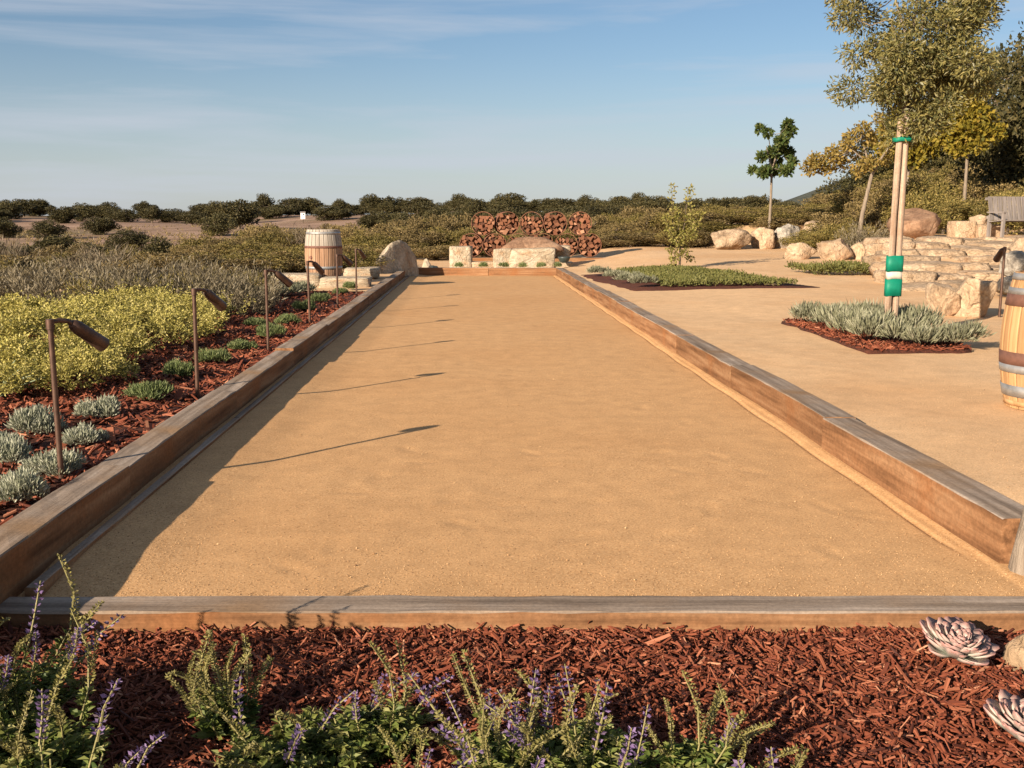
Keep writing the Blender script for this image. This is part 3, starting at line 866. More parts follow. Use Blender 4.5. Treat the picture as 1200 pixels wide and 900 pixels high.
# upright sapling
g = np.random.default_rng(55)
sp_ = on_ground(796, 316)
sap = empty('sapling', sp_, 0, 'thin sapling with pale green leaves rising from the green bed', 'tree')
mb = MB(); cl = []; cr_ = []
mb.tube([(0, 0, -.1), (0.01, 0, .3), (0, 0.01, .55)], [.028, .022, .018], 7)
for (dx, dz) in ((-.27, 1.75), (.16, 1.7), (-.05, 1.2), (.3, 1.15), (-.35, 1.1)):
    mb.tube([(0, 0, .5), (dx * .6, g.normal(0, .08), .5 + (dz - .5) * .45), (dx, g.normal(0, .1), dz)], [.014, .010, .004], 5)
    for k in range(9):
        t = .2 + .8 * k / 8
        cl.append((dx * min(1, t * 1.15) + g.normal(0, .05), g.normal(0, .1), .45 + (dz - .4) * t)); cr_.append(g.uniform(.09, .16) * (1.15 - .5 * t))
for k in range(8):
    cl.append((g.normal(0, .16), g.normal(0, .16), g.uniform(.12, .5))); cr_.append(.10)
sap.scale = (1.1, 1.1, 1.08 * (at_y(796, 226, sp_.y).z - sp_.z) / 1.8)
mb.build('trunk', M['bark'], sap)
link('crown', leaf_mesh('crown', clump_crown(g, cl, cr_, 2000, 0.07, 0.038, up=.1, shell=.1), M['sapling']), sap)

# ------------------------------------------------------------------ wine barrels
def barrel(name, loc, rz, label, H, Rm, Re, oak, top_band, hoops, ns=26, group=None):
    b = empty(name, loc, rz, label, 'barrel', group)
    rad = lambda z: Re + (Rm - Re) * (1 - ((z - H / 2) / (H / 2)) ** 2)
    zs = [H * i / 12 for i in range(13)]
    th = 0.028
    mb = MB(); vs = []; a = math.pi / ns - 0.012
    for z in zs:
        r = rad(z)
        for (q, rr) in ((-a, r - th), (-a, r - .004), (-a * .8, r), (a * .8, r), (a, r - .004), (a, r - th)):
            vs.append((rr * math.cos(q), rr * math.sin(q), z))
    k = 6
    fs = [(i * k + j, i * k + (j + 1) % k, (i + 1) * k + (j + 1) % k, (i + 1) * k + j) for i in range(12) for j in range(k)]
    fs += [tuple(range(k - 1, -1, -1)), tuple(range(12 * k, 13 * k))]
    for i, f in enumerate(fs):
        top = top_band and i < 12 * k and i // k >= 8
        mb.add([vs[j] for j in f], [tuple(range(len(f)))], 1 if top else 0)
    sm_ = mb.mesh('stave', [oak, M['oak_grey']])
    for i in range(ns):
        link('stave', sm_, b, rot=(0, 0, 2 * math.pi * i / ns))
    for (z0, z1, mt) in hoops:
        hb = MB()
        hb.lathe([(rad(z0) + .001, z0), (rad(z0) + .005, z0), (rad(z1) + .005, z1), (rad(z1) + .001, z1)], 48)
        hb.build('hoop', mt, b)
    for z, nm in ((H - .035, 'head'), (.03, 'head')):
        hb = MB(); hb.lathe([(0.001, z), (rad(z) - th * .7, z), (rad(z) - th * .7, z - .02), (.001, z - .02)], 32, smooth=False)
        hb.build(nm, oak, b)
    return b
bp = Vector((4.09, 7.15, gz1(4.09, 7.15)))
barrel('wine_barrel', bp, 0.2, 'honey coloured oak barrel standing at the right edge of the terrace', 0.95, 0.35, 0.29, M['oak'], False,
       [(0.02, 0.055, M['oak']), (0.085, 0.165, M['hoop']), (0.255, 0.31, M['hoop']), (0.31, 0.40, M['hoop_dark']), (0.72, 0.80, M['hoop_dark']), (0.80, 0.845, M['hoop']), (0.90, 0.945, M['hoop'])])
fbp = at_y(380, 327, 22.0)
barrel('wine_barrel', (fbp.x, 22.0, fbp.z), 0.9, 'weathered barrel with bleached upper third standing by the far left boulder', 1.05, 0.40, 0.345, M['oak_old'], True,
       [(0.03, 0.09, M['hoop_dark']), (0.22, 0.28, M['hoop']), (0.66, 0.71, M['hoop_dark']), (0.95, 1.0, M['hoop'])])
mbp = MB(); mbp.tube([(-.23, -.31, .47), (-.25, -.34, .47)], .035, 10)
# bung hole plug on the old barrel
bung = mbp.build('bung', M['hoop_dark'], bpy.data.objects['wine_barrel.001'])
bung.rotation_euler = (0, 0, -0.9 + 0.05)

# ------------------------------------------------------------------ path lights
def path_light_meshes():
    pole = MB(); pole.tube([(0, 0, -.25), (0, 0, .4), (0, 0, .80)], [.016, .0155, .015], 8)
    collar = MB(); collar.tube([(0, 0, .785), (0, 0, .835)], [.021, .021], 10)
    arm = MB(); arm.tube([(-.012, -.012, .815), (.03, .035, .826), (.06, .075, .818), (.075, .095, .80)], [.013, .013, .013, .014], 8)
    head = MB()
    a = Vector((.07, .088, .806)); d = Vector((.10, .185, -.14)).normalized()
    head.tube([a, a + d * .012, a + d * .05, a + d * .2, a + d * .235], [.018, .028, .036, .039, .041], 14, caps=True)
    lens = MB(); lens.tube([a + d * .2352, a + d * .238], [.028, .028], 14)
    return [('pole', pole.mesh('pole', M['bronze'])), ('collar', collar.mesh('collar', M['bronze'])), ('arm', arm.mesh('arm', M['bronze'])),
            ('lamp_head', head.mesh('lamp_head', M['bronze'])), ('lens', lens.mesh('lens', M['window']))]
PLM = path_light_meshes()
def path_light(loc, rz, label, s=1.0, tilt=0):
    r = empty('path_light', loc, rz, label, 'path light', 'path lights along the garden beds')
    r.rotation_euler = (tilt * .3, tilt, rz); r.scale = (s, s, s)
    parts = {}
    for nm, me in PLM: parts[nm] = link(nm, me, parts[{'collar': 'pole', 'lens': 'lamp_head'}[nm]] if nm in ('collar', 'lens') else r)
    return r
ords = ['first', 'second', 'third', 'fourth', 'fifth', 'sixth']
for i, y in enumerate((5.08, 7.68, 10.4, 13.1, 15.8, 18.4)):
    path_light((-2.10, y, ground(-2.1, y)), R((0, 4, -8, 5, -4, 10)[i]), ords[i] + ' bronze path light from the camera beside the left timber border', tilt=R((-.6, .5, 0, -.8, .6, 0)[i]))
pl = on_ground(1171, 372)
path_light(pl, R(20), 'bronze path light standing behind the honey coloured barrel', 1.15)

# ------------------------------------------------------------------ stones
def boulder_mesh(seed, sx, sy, sz, facets=9, rough=0.06, sub=4, mat=None, box=0.0):
    g = np.random.default_rng(seed)
    bm = bmesh.new()
    bmesh.ops.create_icosphere(bm, subdivisions=sub, radius=1)
    pl_ = [(rdir(g, 1)[0], g.uniform(.58, .88)) for _ in range(facets + 7)]
    off = Vector(g.uniform(-50, 50, 3))
    for v in bm.verts:
        p = np.array(v.co)
        if box:
            q = p / np.abs(p).max()
            p = p * (1 - box) + q * box * .82
        for n_, d_ in pl_:
            e = p @ n_ - d_
            if e > 0: p = p - n_ * e * .97
        V_ = Vector(p)
        n1 = mnoise.fractal(V_ * 1.7 + off, 1.0, 2.1, 4)
        n2 = mnoise.fractal(V_ * 6 + off, 0.8, 2.1, 3)
        p = p * (1 + rough * n1 * 1.3 + rough * .7 * n2)
        p = p * np.array((sx, sy, sz)) / 2
        p[2] = max(p[2], -sz * .36)
        v.co = p
    zmin = min(v.co.z for v in bm.verts)
    for v in bm.verts: v.co.z -= zmin
    me = bpy.data.meshes.new('boulder')
    bm.to_mesh(me); bm.free()
    me.polygons.foreach_set('use_smooth', [True] * len(me.polygons))
    me.materials.append(mat)
    return me

def block_mesh(seed, mat, rough=.03, cuts=6, round_=1):
    g = np.random.default_rng(seed)
    bm = bmesh.new(); bmesh.ops.create_cube(bm, size=1.0)
    for v in bm.verts: v.co += Vector(g.normal(0, .035, 3))
    bmesh.ops.subdivide_edges(bm, edges=bm.edges, cuts=cuts, use_grid_fill=True)
    for _ in range(round_): bmesh.ops.smooth_vert(bm, verts=bm.verts, factor=.5, use_axis_x=True, use_axis_y=True, use_axis_z=True)
    off = Vector(g.uniform(-50, 50, 3))
    for v in bm.verts:
        n_ = mnoise.fractal(v.co * 2.5 + off, 1, 2.1, 5); n2 = mnoise.fractal(v.co * 2.5 + off + Vector((9, 3, 5)), 1, 2.1, 5)
        v.co += v.co.normalized() * rough * n_ + Vector((n2, n_, n2 * .6)) * rough * .6
    zmin = min(v.co.z for v in bm.verts)
    for v in bm.verts: v.co.z -= zmin
    me = bpy.data.meshes.new('stone_block'); bm.to_mesh(me); bm.free()
    me.polygons.foreach_set('use_smooth', [True] * len(me.polygons))
    me.materials.append(mat)
    return me

def stone_px(name, u0, u1, vt, vb, y, depth, mat, label, seed, box=0.0, facets=9, cat='boulder', group=None, rough=.09, sink=.06, rz=0):
    """a stone whose front spans those columns and rows of the photograph when it stands at distance y"""
    if y is None: y = on_ground((u0 + u1) / 2, vb).y
    a, b = at_y(u0, vb, y), at_y(u1, vt, y)
    w, h = b.x - a.x, b.z - a.z
    if box >= .7:
        o = link(name, block_mesh(seed, mat), loc=((a.x + b.x) / 2, y + depth * .4, a.z - sink), rot=(0, 0, rz), scale=(w * 1.03, depth, h + sink))
        return tag(o, label, cat, group)
    me = boulder_mesh(seed, w * 1.02, depth, h * 1.2 + sink, facets, rough, 4, mat, box)
    zs_ = [v.co.z for v in me.vertices]
    k = (h + sink) / max(zs_)
    o = link(name, me, loc=((a.x + b.x) / 2, y + depth * .35, a.z - sink), rot=(0, 0, rz), scale=(1, 1, k))
    return tag(o, label, cat, group)

# far left boulder: lit shoulder, face turned away from the sun
def hull(name, pts, mat, loc, label, seed, sub=3, rough=.03, cat='boulder'):
    bm = bmesh.new()
    for p in pts: bm.verts.new(p)
    bmesh.ops.convex_hull(bm, input=bm.verts)
    bmesh.ops.triangulate(bm, faces=bm.faces)
    for _ in range(sub): bmesh.ops.subdivide_edges(bm, edges=bm.edges, cuts=1, use_grid_fill=True)
    bmesh.ops.smooth_vert(bm, verts=bm.verts, factor=.5, use_axis_x=True, use_axis_y=True, use_axis_z=True)
    off = Vector((seed * 3.1, 7.7, seed))
    for v in bm.verts:
        n_ = mnoise.fractal(v.co * 3 + off, 1, 2, 5)
        v.co += v.co.normalized() * rough * n_ * 1.5
    me = bpy.data.meshes.new(name); bm.to_mesh(me); bm.free()
    me.polygons.foreach_set('use_smooth', [True] * len(me.polygons))
    me.materials.append(mat)
    return tag(link(name, me, loc=loc), label, cat)
c0 = at_y(465, 325, 26.4)
hull('boulder', [(-.58, -.95, -.2), (-.9, -.3, -.2), (-.55, .5, -.2), (.2, 1.3, -.2), (.62, .95, -.2), (.1, -.1, -.2), (-.6, -.85, .12), (-.78, -.3, .2), (-.42, -.45, .5), (-.1, .05, .92), (.08, .35, 1.0), (-.25, .4, .85), (.3, .9, .85), (.5, .95, .5), (.1, 1.2, .5)],
     M['stone_white'], (c0.x - .02, 26.4, c0.z - .05), 'tall pale boulder with its right face in shade at the far left court corner', 3)
stone_px('stone', 494, 506, 303, 316, 28.6, .35, M['stone_white'], 'small pale stone just right of the tall far left boulder', 61)
stone_px('dark_stone', 502, 516, 311, 322, 28.3, .3, M['dark_pot'], 'small dark rock beside the far court corner', 62)
# pale kerb slabs by the old barrel
for i, (u0, u1, vt, vb, y) in enumerate(((402, 442, 314, 323, 23.6), (318, 372, 322, 336, 21.0), (376, 432, 326, 335, 20.6), (296, 330, 330, 341, 20.2))):
    stone_px('kerb_slab', u0, u1, vt, vb, y, .7, M['stone_white'], ['pale flat slab between the old barrel and the tall boulder', 'pale flat slab left of the old barrel foot',
             'pale flat slab in front of the old barrel', 'leftmost pale flat slab near the old barrel'][i], 150 + i, box=.75, facets=4, cat='stone slab', group='pale slabs round the old barrel', rough=.04)

# stone blocks behind the court
fy = 29.4
stone_px('stone_block', 527, 553, 290, 316, fy, .6, M['stone_white'], 'leftmost upright cream stone block behind the far timber', 71, box=.85, facets=3, cat='stone block', group='cream stone blocks behind the court', rough=.035)
stone_px('stone_block', 579, 601, 291, 316, fy, .55, M['stone_white'], 'narrow cream stone block left of the large middle block', 72, box=.85, facets=3, cat='stone block', group='cream stone blocks behind the court', rough=.035)
stone_px('stone_block', 598, 651, 291, 316, fy - .1, .6, M['stone_white'], 'large cream stone block in the middle behind the far timber', 73, box=.85, facets=3, cat='stone block', group='cream stone blocks behind the court', rough=.03)
stone_px('stone_block', 640, 668, 288, 301, fy + .8, .6, M['stone_white'], 'cream stone block at the right rear of the row', 74, box=.85, facets=3, cat='stone block', group='cream stone blocks behind the court', rough=.03)
stone_px('stone_block', 646, 672, 307, 316, fy, .5, M['stone_white'], 'low cream stone at the right end of the row', 75, box=.8, facets=3, cat='stone block', group='cream stone blocks behind the court', rough=.03)
stone_px('stone_block', 551, 581, 306, 316, fy, .5, M['stone'], 'low tan stone between the left and narrow cream blocks', 76, box=.8, facets=3, cat='stone block', group='cream stone blocks behind the court', rough=.03)
hp = at_y(624, 291, fy + .35)
hull('sloping_stone', [(-.95, -.3, -.1), (.95, -.3, -.1), (.9, .55, -.1), (-.9, .55, -.1), (-.4, .35, .33), (.42, .35, .33), (.36, .1, .32), (-.34, .1, .32), (-.92, -.28, .02), (.92, -.28, .02)],
     M['stone_red'], (hp.x, fy + .55, hp.z), 'brown sloping stone like a low hood on top of the middle block', 5, sub=2, rough=.02, cat='stone')
pb = at_y(661, 308, fy - .35)
mb = MB(); mb.lathe([(.06, 0), (.12, .03), (.17, .13), (.18, .17), (.155, .17), (.14, .1), (.001, .08)], 18)
tag(mb.build('bowl', M['dark_pot'], loc=(pb.x, pb.y, pb.z)), 'dark bowl resting at the right end of the cream stones', 'bowl')
sml = [mound_mesh('small_tuft', 300 + i, .2, .2, 420, .07, .014, M['mound_green'], .7, 6) for i in range(2)]
for i, u in enumerate((539, 566, 590, 613, 634, 654)):
    p = stand(u, 28.75)
    o = link('small_tuft', sml[i % 2], loc=p, rot=(0, 0, i), scale=(.85, .85, 1.1))
    tag(o, ['leftmost', 'second from left', 'third from left', 'third from right', 'second from right', 'rightmost'][i] + ' small green tuft before the cream stone blocks', 'plant', 'tufts before the stone blocks')

# round racks of split wood
def wood_rack(seed, r, depth):
    g = np.random.default_rng(seed)
    ring = MB()
    n = 28; vs = []; fs = []
    for (rr, y) in ((r, .0), (r, depth), (r - .016, depth), (r - .016, .0)):
        for j in range(n):
            a = 2 * math.pi * j / n; vs.append((rr * math.cos(a), y, rr * math.sin(a)))
    for q in range(4):
        for j in range(n):
            fs.append((q * n + j, q * n + (j + 1) % n, ((q + 1) % 4) * n + (j + 1) % n, ((q + 1) % 4) * n + j))
    ring.add(vs, fs)
    V = []; F = []; rn = []
    lim = r * g.uniform(.5, .85)
    pts = []
    for _ in range(1800):
        a, q = g.uniform(0, 2 * np.pi), r * .86 * math.sqrt(g.random())
        x, z = q * math.cos(a), q * math.sin(a)
        if z > lim: continue
        if all((x - p[0]) ** 2 + (z - p[1]) ** 2 > (.105) ** 2 for p in pts): pts.append((x, z))
    deep = len(pts)
    for _ in range(70):                                          # logs lying further back fill the gaps
        a, q = g.uniform(0, 2 * np.pi), r * .84 * math.sqrt(g.random())
        if q * math.sin(a) < lim: pts.append((q * math.cos(a), q * math.sin(a)))
    for li, (x, z) in enumerate(pts):
        k = 4
        rr = g.uniform(.065, .1); a0 = g.uniform(0, 6.28)
        y0 = g.uniform(-.06, .05) + (.12 if li >= deep else 0); y1 = depth + g.uniform(-.05, .04)
        b = len(V)
        pr = [(x + rr * q_ * math.cos(a0 + 2 * math.pi * j / k + e_), z + rr * q_ * math.sin(a0 + 2 * math.pi * j / k + e_)) for j, q_, e_ in zip(range(k), g.uniform(.5, 1.2, k), g.normal(0, .3, k))]
        V += [(a, y0, c) for a, c in pr] + [(a, y1, c) for a, c in pr]
        F += [(b, b + 1, b + 2, b + 3), (b + 7, b + 6, b + 5, b + 4)] + [(b + j, b + 4 + j, b + 4 + (j + 1) % 4, b + (j + 1) % 4) for j in range(4)]
        t = g.random(); rn += [t, t] + [t * .6] * 4
    return ring.mesh('steel_ring', M['rust']), np_mesh('split_logs', V, F, M['firewood'], rnd=rn)
racks = [wood_rack(500 + i, .365, .55) for i in range(5)]
ry = 32.0
gz_r = ground(1.5, ry) + .2
def rack(u, zc, i, label, dy=0):
    x = at_y(u, 270, ry).x
    t = empty('firewood_rack', (x, ry + dy, zc - .385), R((-6, 4, -3, 7, -5, 3)[i % 6]), label, 'firewood rack', 'round firewood racks behind the stones')
    for nm, me in zip(('steel_ring', 'split_logs'), racks[i % 5]):
        o = link(nm, me, t, loc=(0, 0, .385))
        if nm == 'split_logs': o["kind"] = 'stuff'
for i, yb in enumerate((.08, .42)):
    o = link('sleeper', timber_mesh(4.6, .16, .24, 880 + i), loc=(at_y(625, 290, ry).x - 2.3, ry + yb, gz_r - .12))
    tag(o, ['front timber sleeper under the firewood racks', 'rear timber sleeper under the firewood racks'][i], 'timber', 'sleepers under the firewood')
low = [555, 583, 611, 639, 667, 695]
for i, u in enumerate(low):
    rack(u - 3, gz_r + .385, i, ['leftmost', 'second from left', 'third from left', 'third from right', 'second from right', 'rightmost'][i] + ' round rack of red split wood in the bottom row', .02 * i)
for i, u in enumerate((568, 597, 625, 653, 682)):
    rack(u - 2, gz_r + .385 + .665, i + 2, ['leftmost', 'second', 'middle', 'fourth', 'rightmost'][i] + ' round rack of red split wood in the top row', .06 + .03 * ((i * 2) % 3))

# stone terrace at right: boulders in a row
row = [(833, 884, 268, 293, None, 1.1, 'stone'), (880, 912, 266, 292, None, .9, 'stone'), (906, 946, 262, 292, None, 1.0, 'stone_grey'), (941, 980, 258, 288, None, 1.0, 'stone'),
       (918, 962, 284, 304, None, .7, 'stone'), (958, 1004, 279, 305, None, .8, 'stone'), (1000, 1042, 282, 305, None, .8, 'stone'), (1046, 1082, 276, 296, 25.0, .7, 'stone'), (1010, 1036, 300, 313, None, .5, 'stone')]
rl = ['leftmost tan boulder of the row bordering the terrace', 'blocky tan boulder second in the back row', 'pale grey boulder in the back row beside the tan ones', 'rounded tan boulder at the right of the back row',
      'low tan rock leftmost in the front row above the green strip', 'wide tan rock second in the front row', 'tan rock just left of the olive stakes', 'smooth yellowish rock right of the olive stakes', 'small low rock by the foot of the steps']
for i, (u0, u1, vt, vb, y, dp, mt) in enumerate(row):
    stone_px('boulder', u0, u1, vt, vb, y, dp, M[mt], rl[i], 400 + i, box=.35, facets=8, group='boulders bordering the terrace', rough=.12)
stone_px('boulder', 1050, 1118, 243, 282, 28.0, 1.5, M['stone_red'], 'big rounded reddish boulder above the stone steps', 420, facets=5, rough=.05)
stone_px('stone_block', 1119, 1144, 261, 283, 27.6, .6, M['stone'], 'squared tan block right of the big reddish boulder', 421, box=.75, facets=3, cat='stone block')
stone_px('stone_block', 1146, 1176, 264, 284, 27.4, .6, M['stone'], 'squared tan block below the weathered bench', 422, box=.75, facets=3, cat='stone block')
stone_px('stone_block', 1140, 1160, 251, 264, 28.3, .6, M['stone'], 'small tan stone left of the weathered bench', 423, box=.4, facets=5, cat='stone')
# seat boulder on the terrace
stone_px('boulder', 1096, 1130, 333, 371, None, .8, M['stone'], 'pale boulder on the terrace beyond the olive planter', 431, box=.45, facets=6, rough=.08)
stone_px('boulder', 1126, 1177, 325, 373, None, .9, M['stone'], 'pale boulder crossed by the stake shadow near the right barrel', 432, box=.55, facets=5, rough=.08)
for i, (u0, u1, vt, vb, y) in enumerate(((1180, 1235, 318, 346, 16.5), (1178, 1230, 294, 322, 18.0), (1190, 1250, 276, 300, 20.0))):
    stone_px('boulder', u0, u1, vt, vb, y, .9, M['stone_grey' if i != 2 else 'stone'], ['lowest', 'middle', 'highest'][i] + ' pinkish grey rock behind the honey coloured barrel', 440 + i, box=.4, group='rocks behind the barrel')

# broad steps of stone slabs
st = empty('stone_steps', (9.6, 18.5, .2), 0, 'broad shallow steps of irregular tan stone slabs rising to the bench', 'stone steps')
slabs = [block_mesh(460 + i, M['stone'], .075, 7, 1) for i in range(8)]
g = np.random.default_rng(77)
nst = 7
for k in range(nst):
    y = 18.0 + k * 1.12 + .12 * math.sin(k * 2.1)
    z = .19 + k * .118
    xL = at_y(1050 - 4 * k, 300, y).x; xR = at_y(1178, 300, y).x + 1.2
    x = xL + g.uniform(0, .3)
    while x < xR:
        w = g.uniform(.55, 1.35)
        hgt = .20 + g.uniform(-.03, .07)
        if g.random() < .10:
            x += w * .6
            continue
        me = slabs[int(g.integers(0, 8))]
        o = link('slab', me, st, loc=(x + w / 2 - 9.6, y + .6 + g.normal(0, .05) - 18.5, z - .2 - .34 + g.normal(0, .018)), rot=(g.normal(0, .02), g.normal(0, .025), g.normal(0, .09) + (math.pi if g.random() < .5 else 0)), scale=(w * .985, 1.3 * g.uniform(.95, 1.1), hgt + .27))
        x += w

# weathered bench
bn = at_y(1186, 282, 26.6)
bn.z = at_y(1186, 278, 26.6).z
bench = empty('bench', (bn.x + .25, 26.9, bn.z), R(14), 'weathered grey slatted wooden bench on top of the stone steps', 'bench')
for i in range(9):
    mb = MB(); mb.box((0, 0, 0), (.115, .022, .62)); mb.build('back_slat', M['grey_wood'], bench, loc=(-.58 + i * .145, .30, .74), rot=(R(-12), 0, 0))
for z in (.5, .98):
    mb = MB(); mb.box((0, 0, 0), (1.36, .04, .07)); mb.build('back_rail', M['grey_wood'], bench, loc=(0, .345 + (z - .74) * .21, z), rot=(R(-12), 0, 0))
for i in range(5):
    mb = MB(); mb.box((0, 0, 0), (1.36, .085, .025)); mb.build('seat_slat', M['grey_wood'], bench, loc=(0, -.2 + i * .1, .43 - i * .008))
for sx in (-.62, .62):
    for y, h in ((-.22, .62), (.27, .56)):
        mb = MB(); mb.box((0, 0, h / 2), (.07, .07, h)); mb.build('leg', M['grey_wood'], bench, loc=(sx, y, 0))
    mb = MB(); mb.box((0, 0, 0), (.1, .62, .03)); mb.build('armrest', M['grey_wood'], bench, loc=(sx, .02, .635))

# ------------------------------------------------------------------ stub at the near right corner
pp = Vector((2.37, 4.07, 0))
mb = MB(); g = np.random.default_rng(8)
for k in range(1):
    ring = []
    vs = []; nn = 14
    for j, (z, r) in enumerate(((-.15, .15), (.02, .148), (.12, .145), (.22, .14), (.31, .135), (.335, .11))):
        for q in range(nn):
            a = 2 * math.pi * q / nn
            rr = r * (1 + .06 * math.sin(q * 2.7) + g.normal(0, .02))
            vs.append((rr * math.cos(a) + z * .12, rr * math.sin(a) * .8, z + (.015 * math.sin(q * 1.7) if j == 5 else 0)))
    fs = [(i * nn + q, i * nn + (q + 1) % nn, (i + 1) * nn + (q + 1) % nn, (i + 1) * nn + q) for i in range(5) for q in range(nn)]
    fs.append(tuple(range(5 * nn, 6 * nn)))
    mb.add(vs, fs, 0, True)
M['stub'] = surf('silvered_stump', ((0.3, (0.13, 0.10, 0.07)), (0.5, (0.24, 0.19, 0.14)), (0.7, (0.35, 0.29, 0.22))), scale=7, stretch=(4, 4, .35), bump=.9, bscale=11, bdist=.02, rough=.9)
tag(mb.build('wood_stump', M['stub'], loc=pp), 'silvered wooden stump at the near end of the right timber border', 'stump')

# ------------------------------------------------------------------ left bed plants
sil = [mound_mesh('silver_cushion', 600 + i, .16, .17, 3600, .030, .0075, M['silver'], .8, 15) for i in range(3)]
grn = [mound_mesh('green_cushion', 620 + i, .16, .14, 3200, .040, .007, M['mound_green'], .7, 11) for i in range(3)]
cush = [('s', 22, 590, 1.0), ('s', 62, 560, 1.05), ('s', 8, 548, .9), ('s', 100, 524, .95), ('s', 44, 512, 1.05), ('s', 112, 494, 1.0), ('s', 8, 530, .8),
        ('g', 172, 470, 1.2), ('g', 212, 444, .95), ('g', 250, 428, 1.1), ('g', 285, 412, 1.0), ('g', 318, 398, 1.05), ('g', 336, 381, 1.15), ('g', 356, 366, 1.1), ('g', 300, 384, .9), ('g', 376, 356, 1.2), ('g', 398, 346, 1.1), ('g', 412, 340, 1.0)]
pos = []
for k, u, v, s_ in cush:
    pos.append((on_ground(u, v), k, s_))
pos.sort(key=lambda q: q[0].y)
ordn = ['first', 'second', 'third', 'fourth', 'fifth', 'sixth', 'seventh', 'eighth', 'ninth', 'tenth', 'eleventh', 'twelfth']
cn = {'s': 0, 'g': 0}
for i, (p, k, s_) in enumerate(pos):
    me = (sil if k == 's' else grn)[i % 3]
    o = link('silver_cushion' if k == 's' else 'green_cushion', me, loc=(p.x, p.y, p.z - .01), rot=(0, 0, i * 1.3), scale=(s_, s_, s_ * (1.25, 1.05, 1.4)[i % 3]))
    tag(o, ordn[cn[k]] + (' silvery white cushion plant from the camera in the left mulch bed' if k == 's' else ' green cushion plant from the camera in the left mulch bed'), 'plant', ('silvery' if k == 's' else 'green') + ' cushions in the left bed')
    cn[k] += 1

# yellow shrubs
yel = []
for i in range(4):
    g = np.random.default_rng(640 + i)
    k = 26
    az = g.uniform(0, 6.28, k); rr = .42 * np.sqrt(g.random(k))
    c = np.stack([rr * np.cos(az), rr * np.sin(az), .16 + .30 * g.random(k) * (1.1 - rr)], 1)
    arr = clump_crown(g, c, g.uniform(.07, .15, k), 3600, .036, .018, up=.5, shell=.45)
    k2 = 46                                                     # shoots standing out of the mass
    ba = np.stack([g.normal(0, .26, k2), g.normal(0, .26, k2), g.uniform(.2, .36, k2)], 1); dr = rdir(g, k2) * .5 + np.array([0, 0, .9]) + ba * np.array([.9, .9, 0])
    ii = g.integers(0, k2, 900); tt = g.random(900)
    cc = ba[ii] + dr[ii] * (tt * g.uniform(.12, .24, k2)[ii])[:, None] + g.normal(0, .008, (900, 3))
    ex = (cc, dr[ii] * .6 + rdir(g, 900) * .8, rdir(g, 900), g.uniform(.02, .045, 900), g.uniform(.01, .02, 900), np.clip(g.normal(.6, .25, 900), 0, 1))
    arr = [np.concatenate([p_, q_]) for p_, q_ in zip(arr, ex)]
    yel.append(leaf_mesh('yellow_shrub', arr, M['yellow_bush']))
ysp = [(45, 466, .8), (100, 455, .75), (20, 452, .95), (82, 440, .9), (128, 430, .85), (165, 412, .95), (212, 398, .9), (240, 385, .85), (60, 415, 1.15), (110, 402, 1.15), (160, 392, 1.1), (200, 378, 1.05), (20, 420, 1.1), (70, 392, 1.1), (125, 383, 1.05), (25, 392, 1.0), (235, 372, .8), (170, 372, 1.0)]
yp = sorted([(on_ground(u, v), s_) for u, v, s_ in ysp], key=lambda q: q[0].y)
for i, (p, s_) in enumerate(yp):
    o = link('yellow_shrub', yel[i % 4], loc=p, rot=(0, 0, i * 2.2), scale=(s_ * 1.1, s_ * 1.1, s_ * (.74, .86, .8)[i % 3]))
    tag(o, ['first', 'second', 'third', 'fourth', 'fifth', 'sixth', 'seventh', 'eighth', 'ninth', 'tenth', 'eleventh', 'twelfth', 'thirteenth', 'fourteenth', 'fifteenth', 'sixteenth', 'seventeenth', 'eighteenth'][i] + ' nearest lime yellow shrub in the left bed', 'shrub', 'yellow shrubs in the left bed')

# agave at the left frame edge
ag = empty('agave', on_ground(-4, 470), 0, 'agave with long arching grey green leaves at the left edge before the yellow shrubs', 'plant')
def agave_leaf(L, W, curve):
    mb = MB(); vs = []; n = 9
    for i in range(n):
        t = i / (n - 1)
        w = W * (math.sin(math.pi * (0.18 + .82 * t)) ** .8) * .5 + .001
        x = L * t * math.cos(curve * t * .6); z = L * t * .55 - curve * L * t * t * .35
        vs += [(x, -w, z + w * .35), (x, 0, z), (x, w, z + w * .35), (x, 0, z - .012 * (1 - t) - .002)]
    fs = []
    for i in range(n - 1):
        a, b = i * 4, i * 4 + 4
        for j in range(4): fs.append((a + j, a + (j + 1) % 4, b + (j + 1) % 4, b + j))
    mb.add(vs, fs, 0, True)
    return mb.mesh('leaf', M['agave'])
agm = [agave_leaf(.42, .06, .3), agave_leaf(.38, .055, .75), agave_leaf(.34, .05, 0.05)]
g = np.random.default_rng(5)
for i in range(18):
    link('leaf', agm[i % 3], ag, loc=(0, 0, .02), rot=(g.normal(0, .1), g.uniform(-.5, .15), i * 2.4), scale=g.uniform(.8, 1.1))

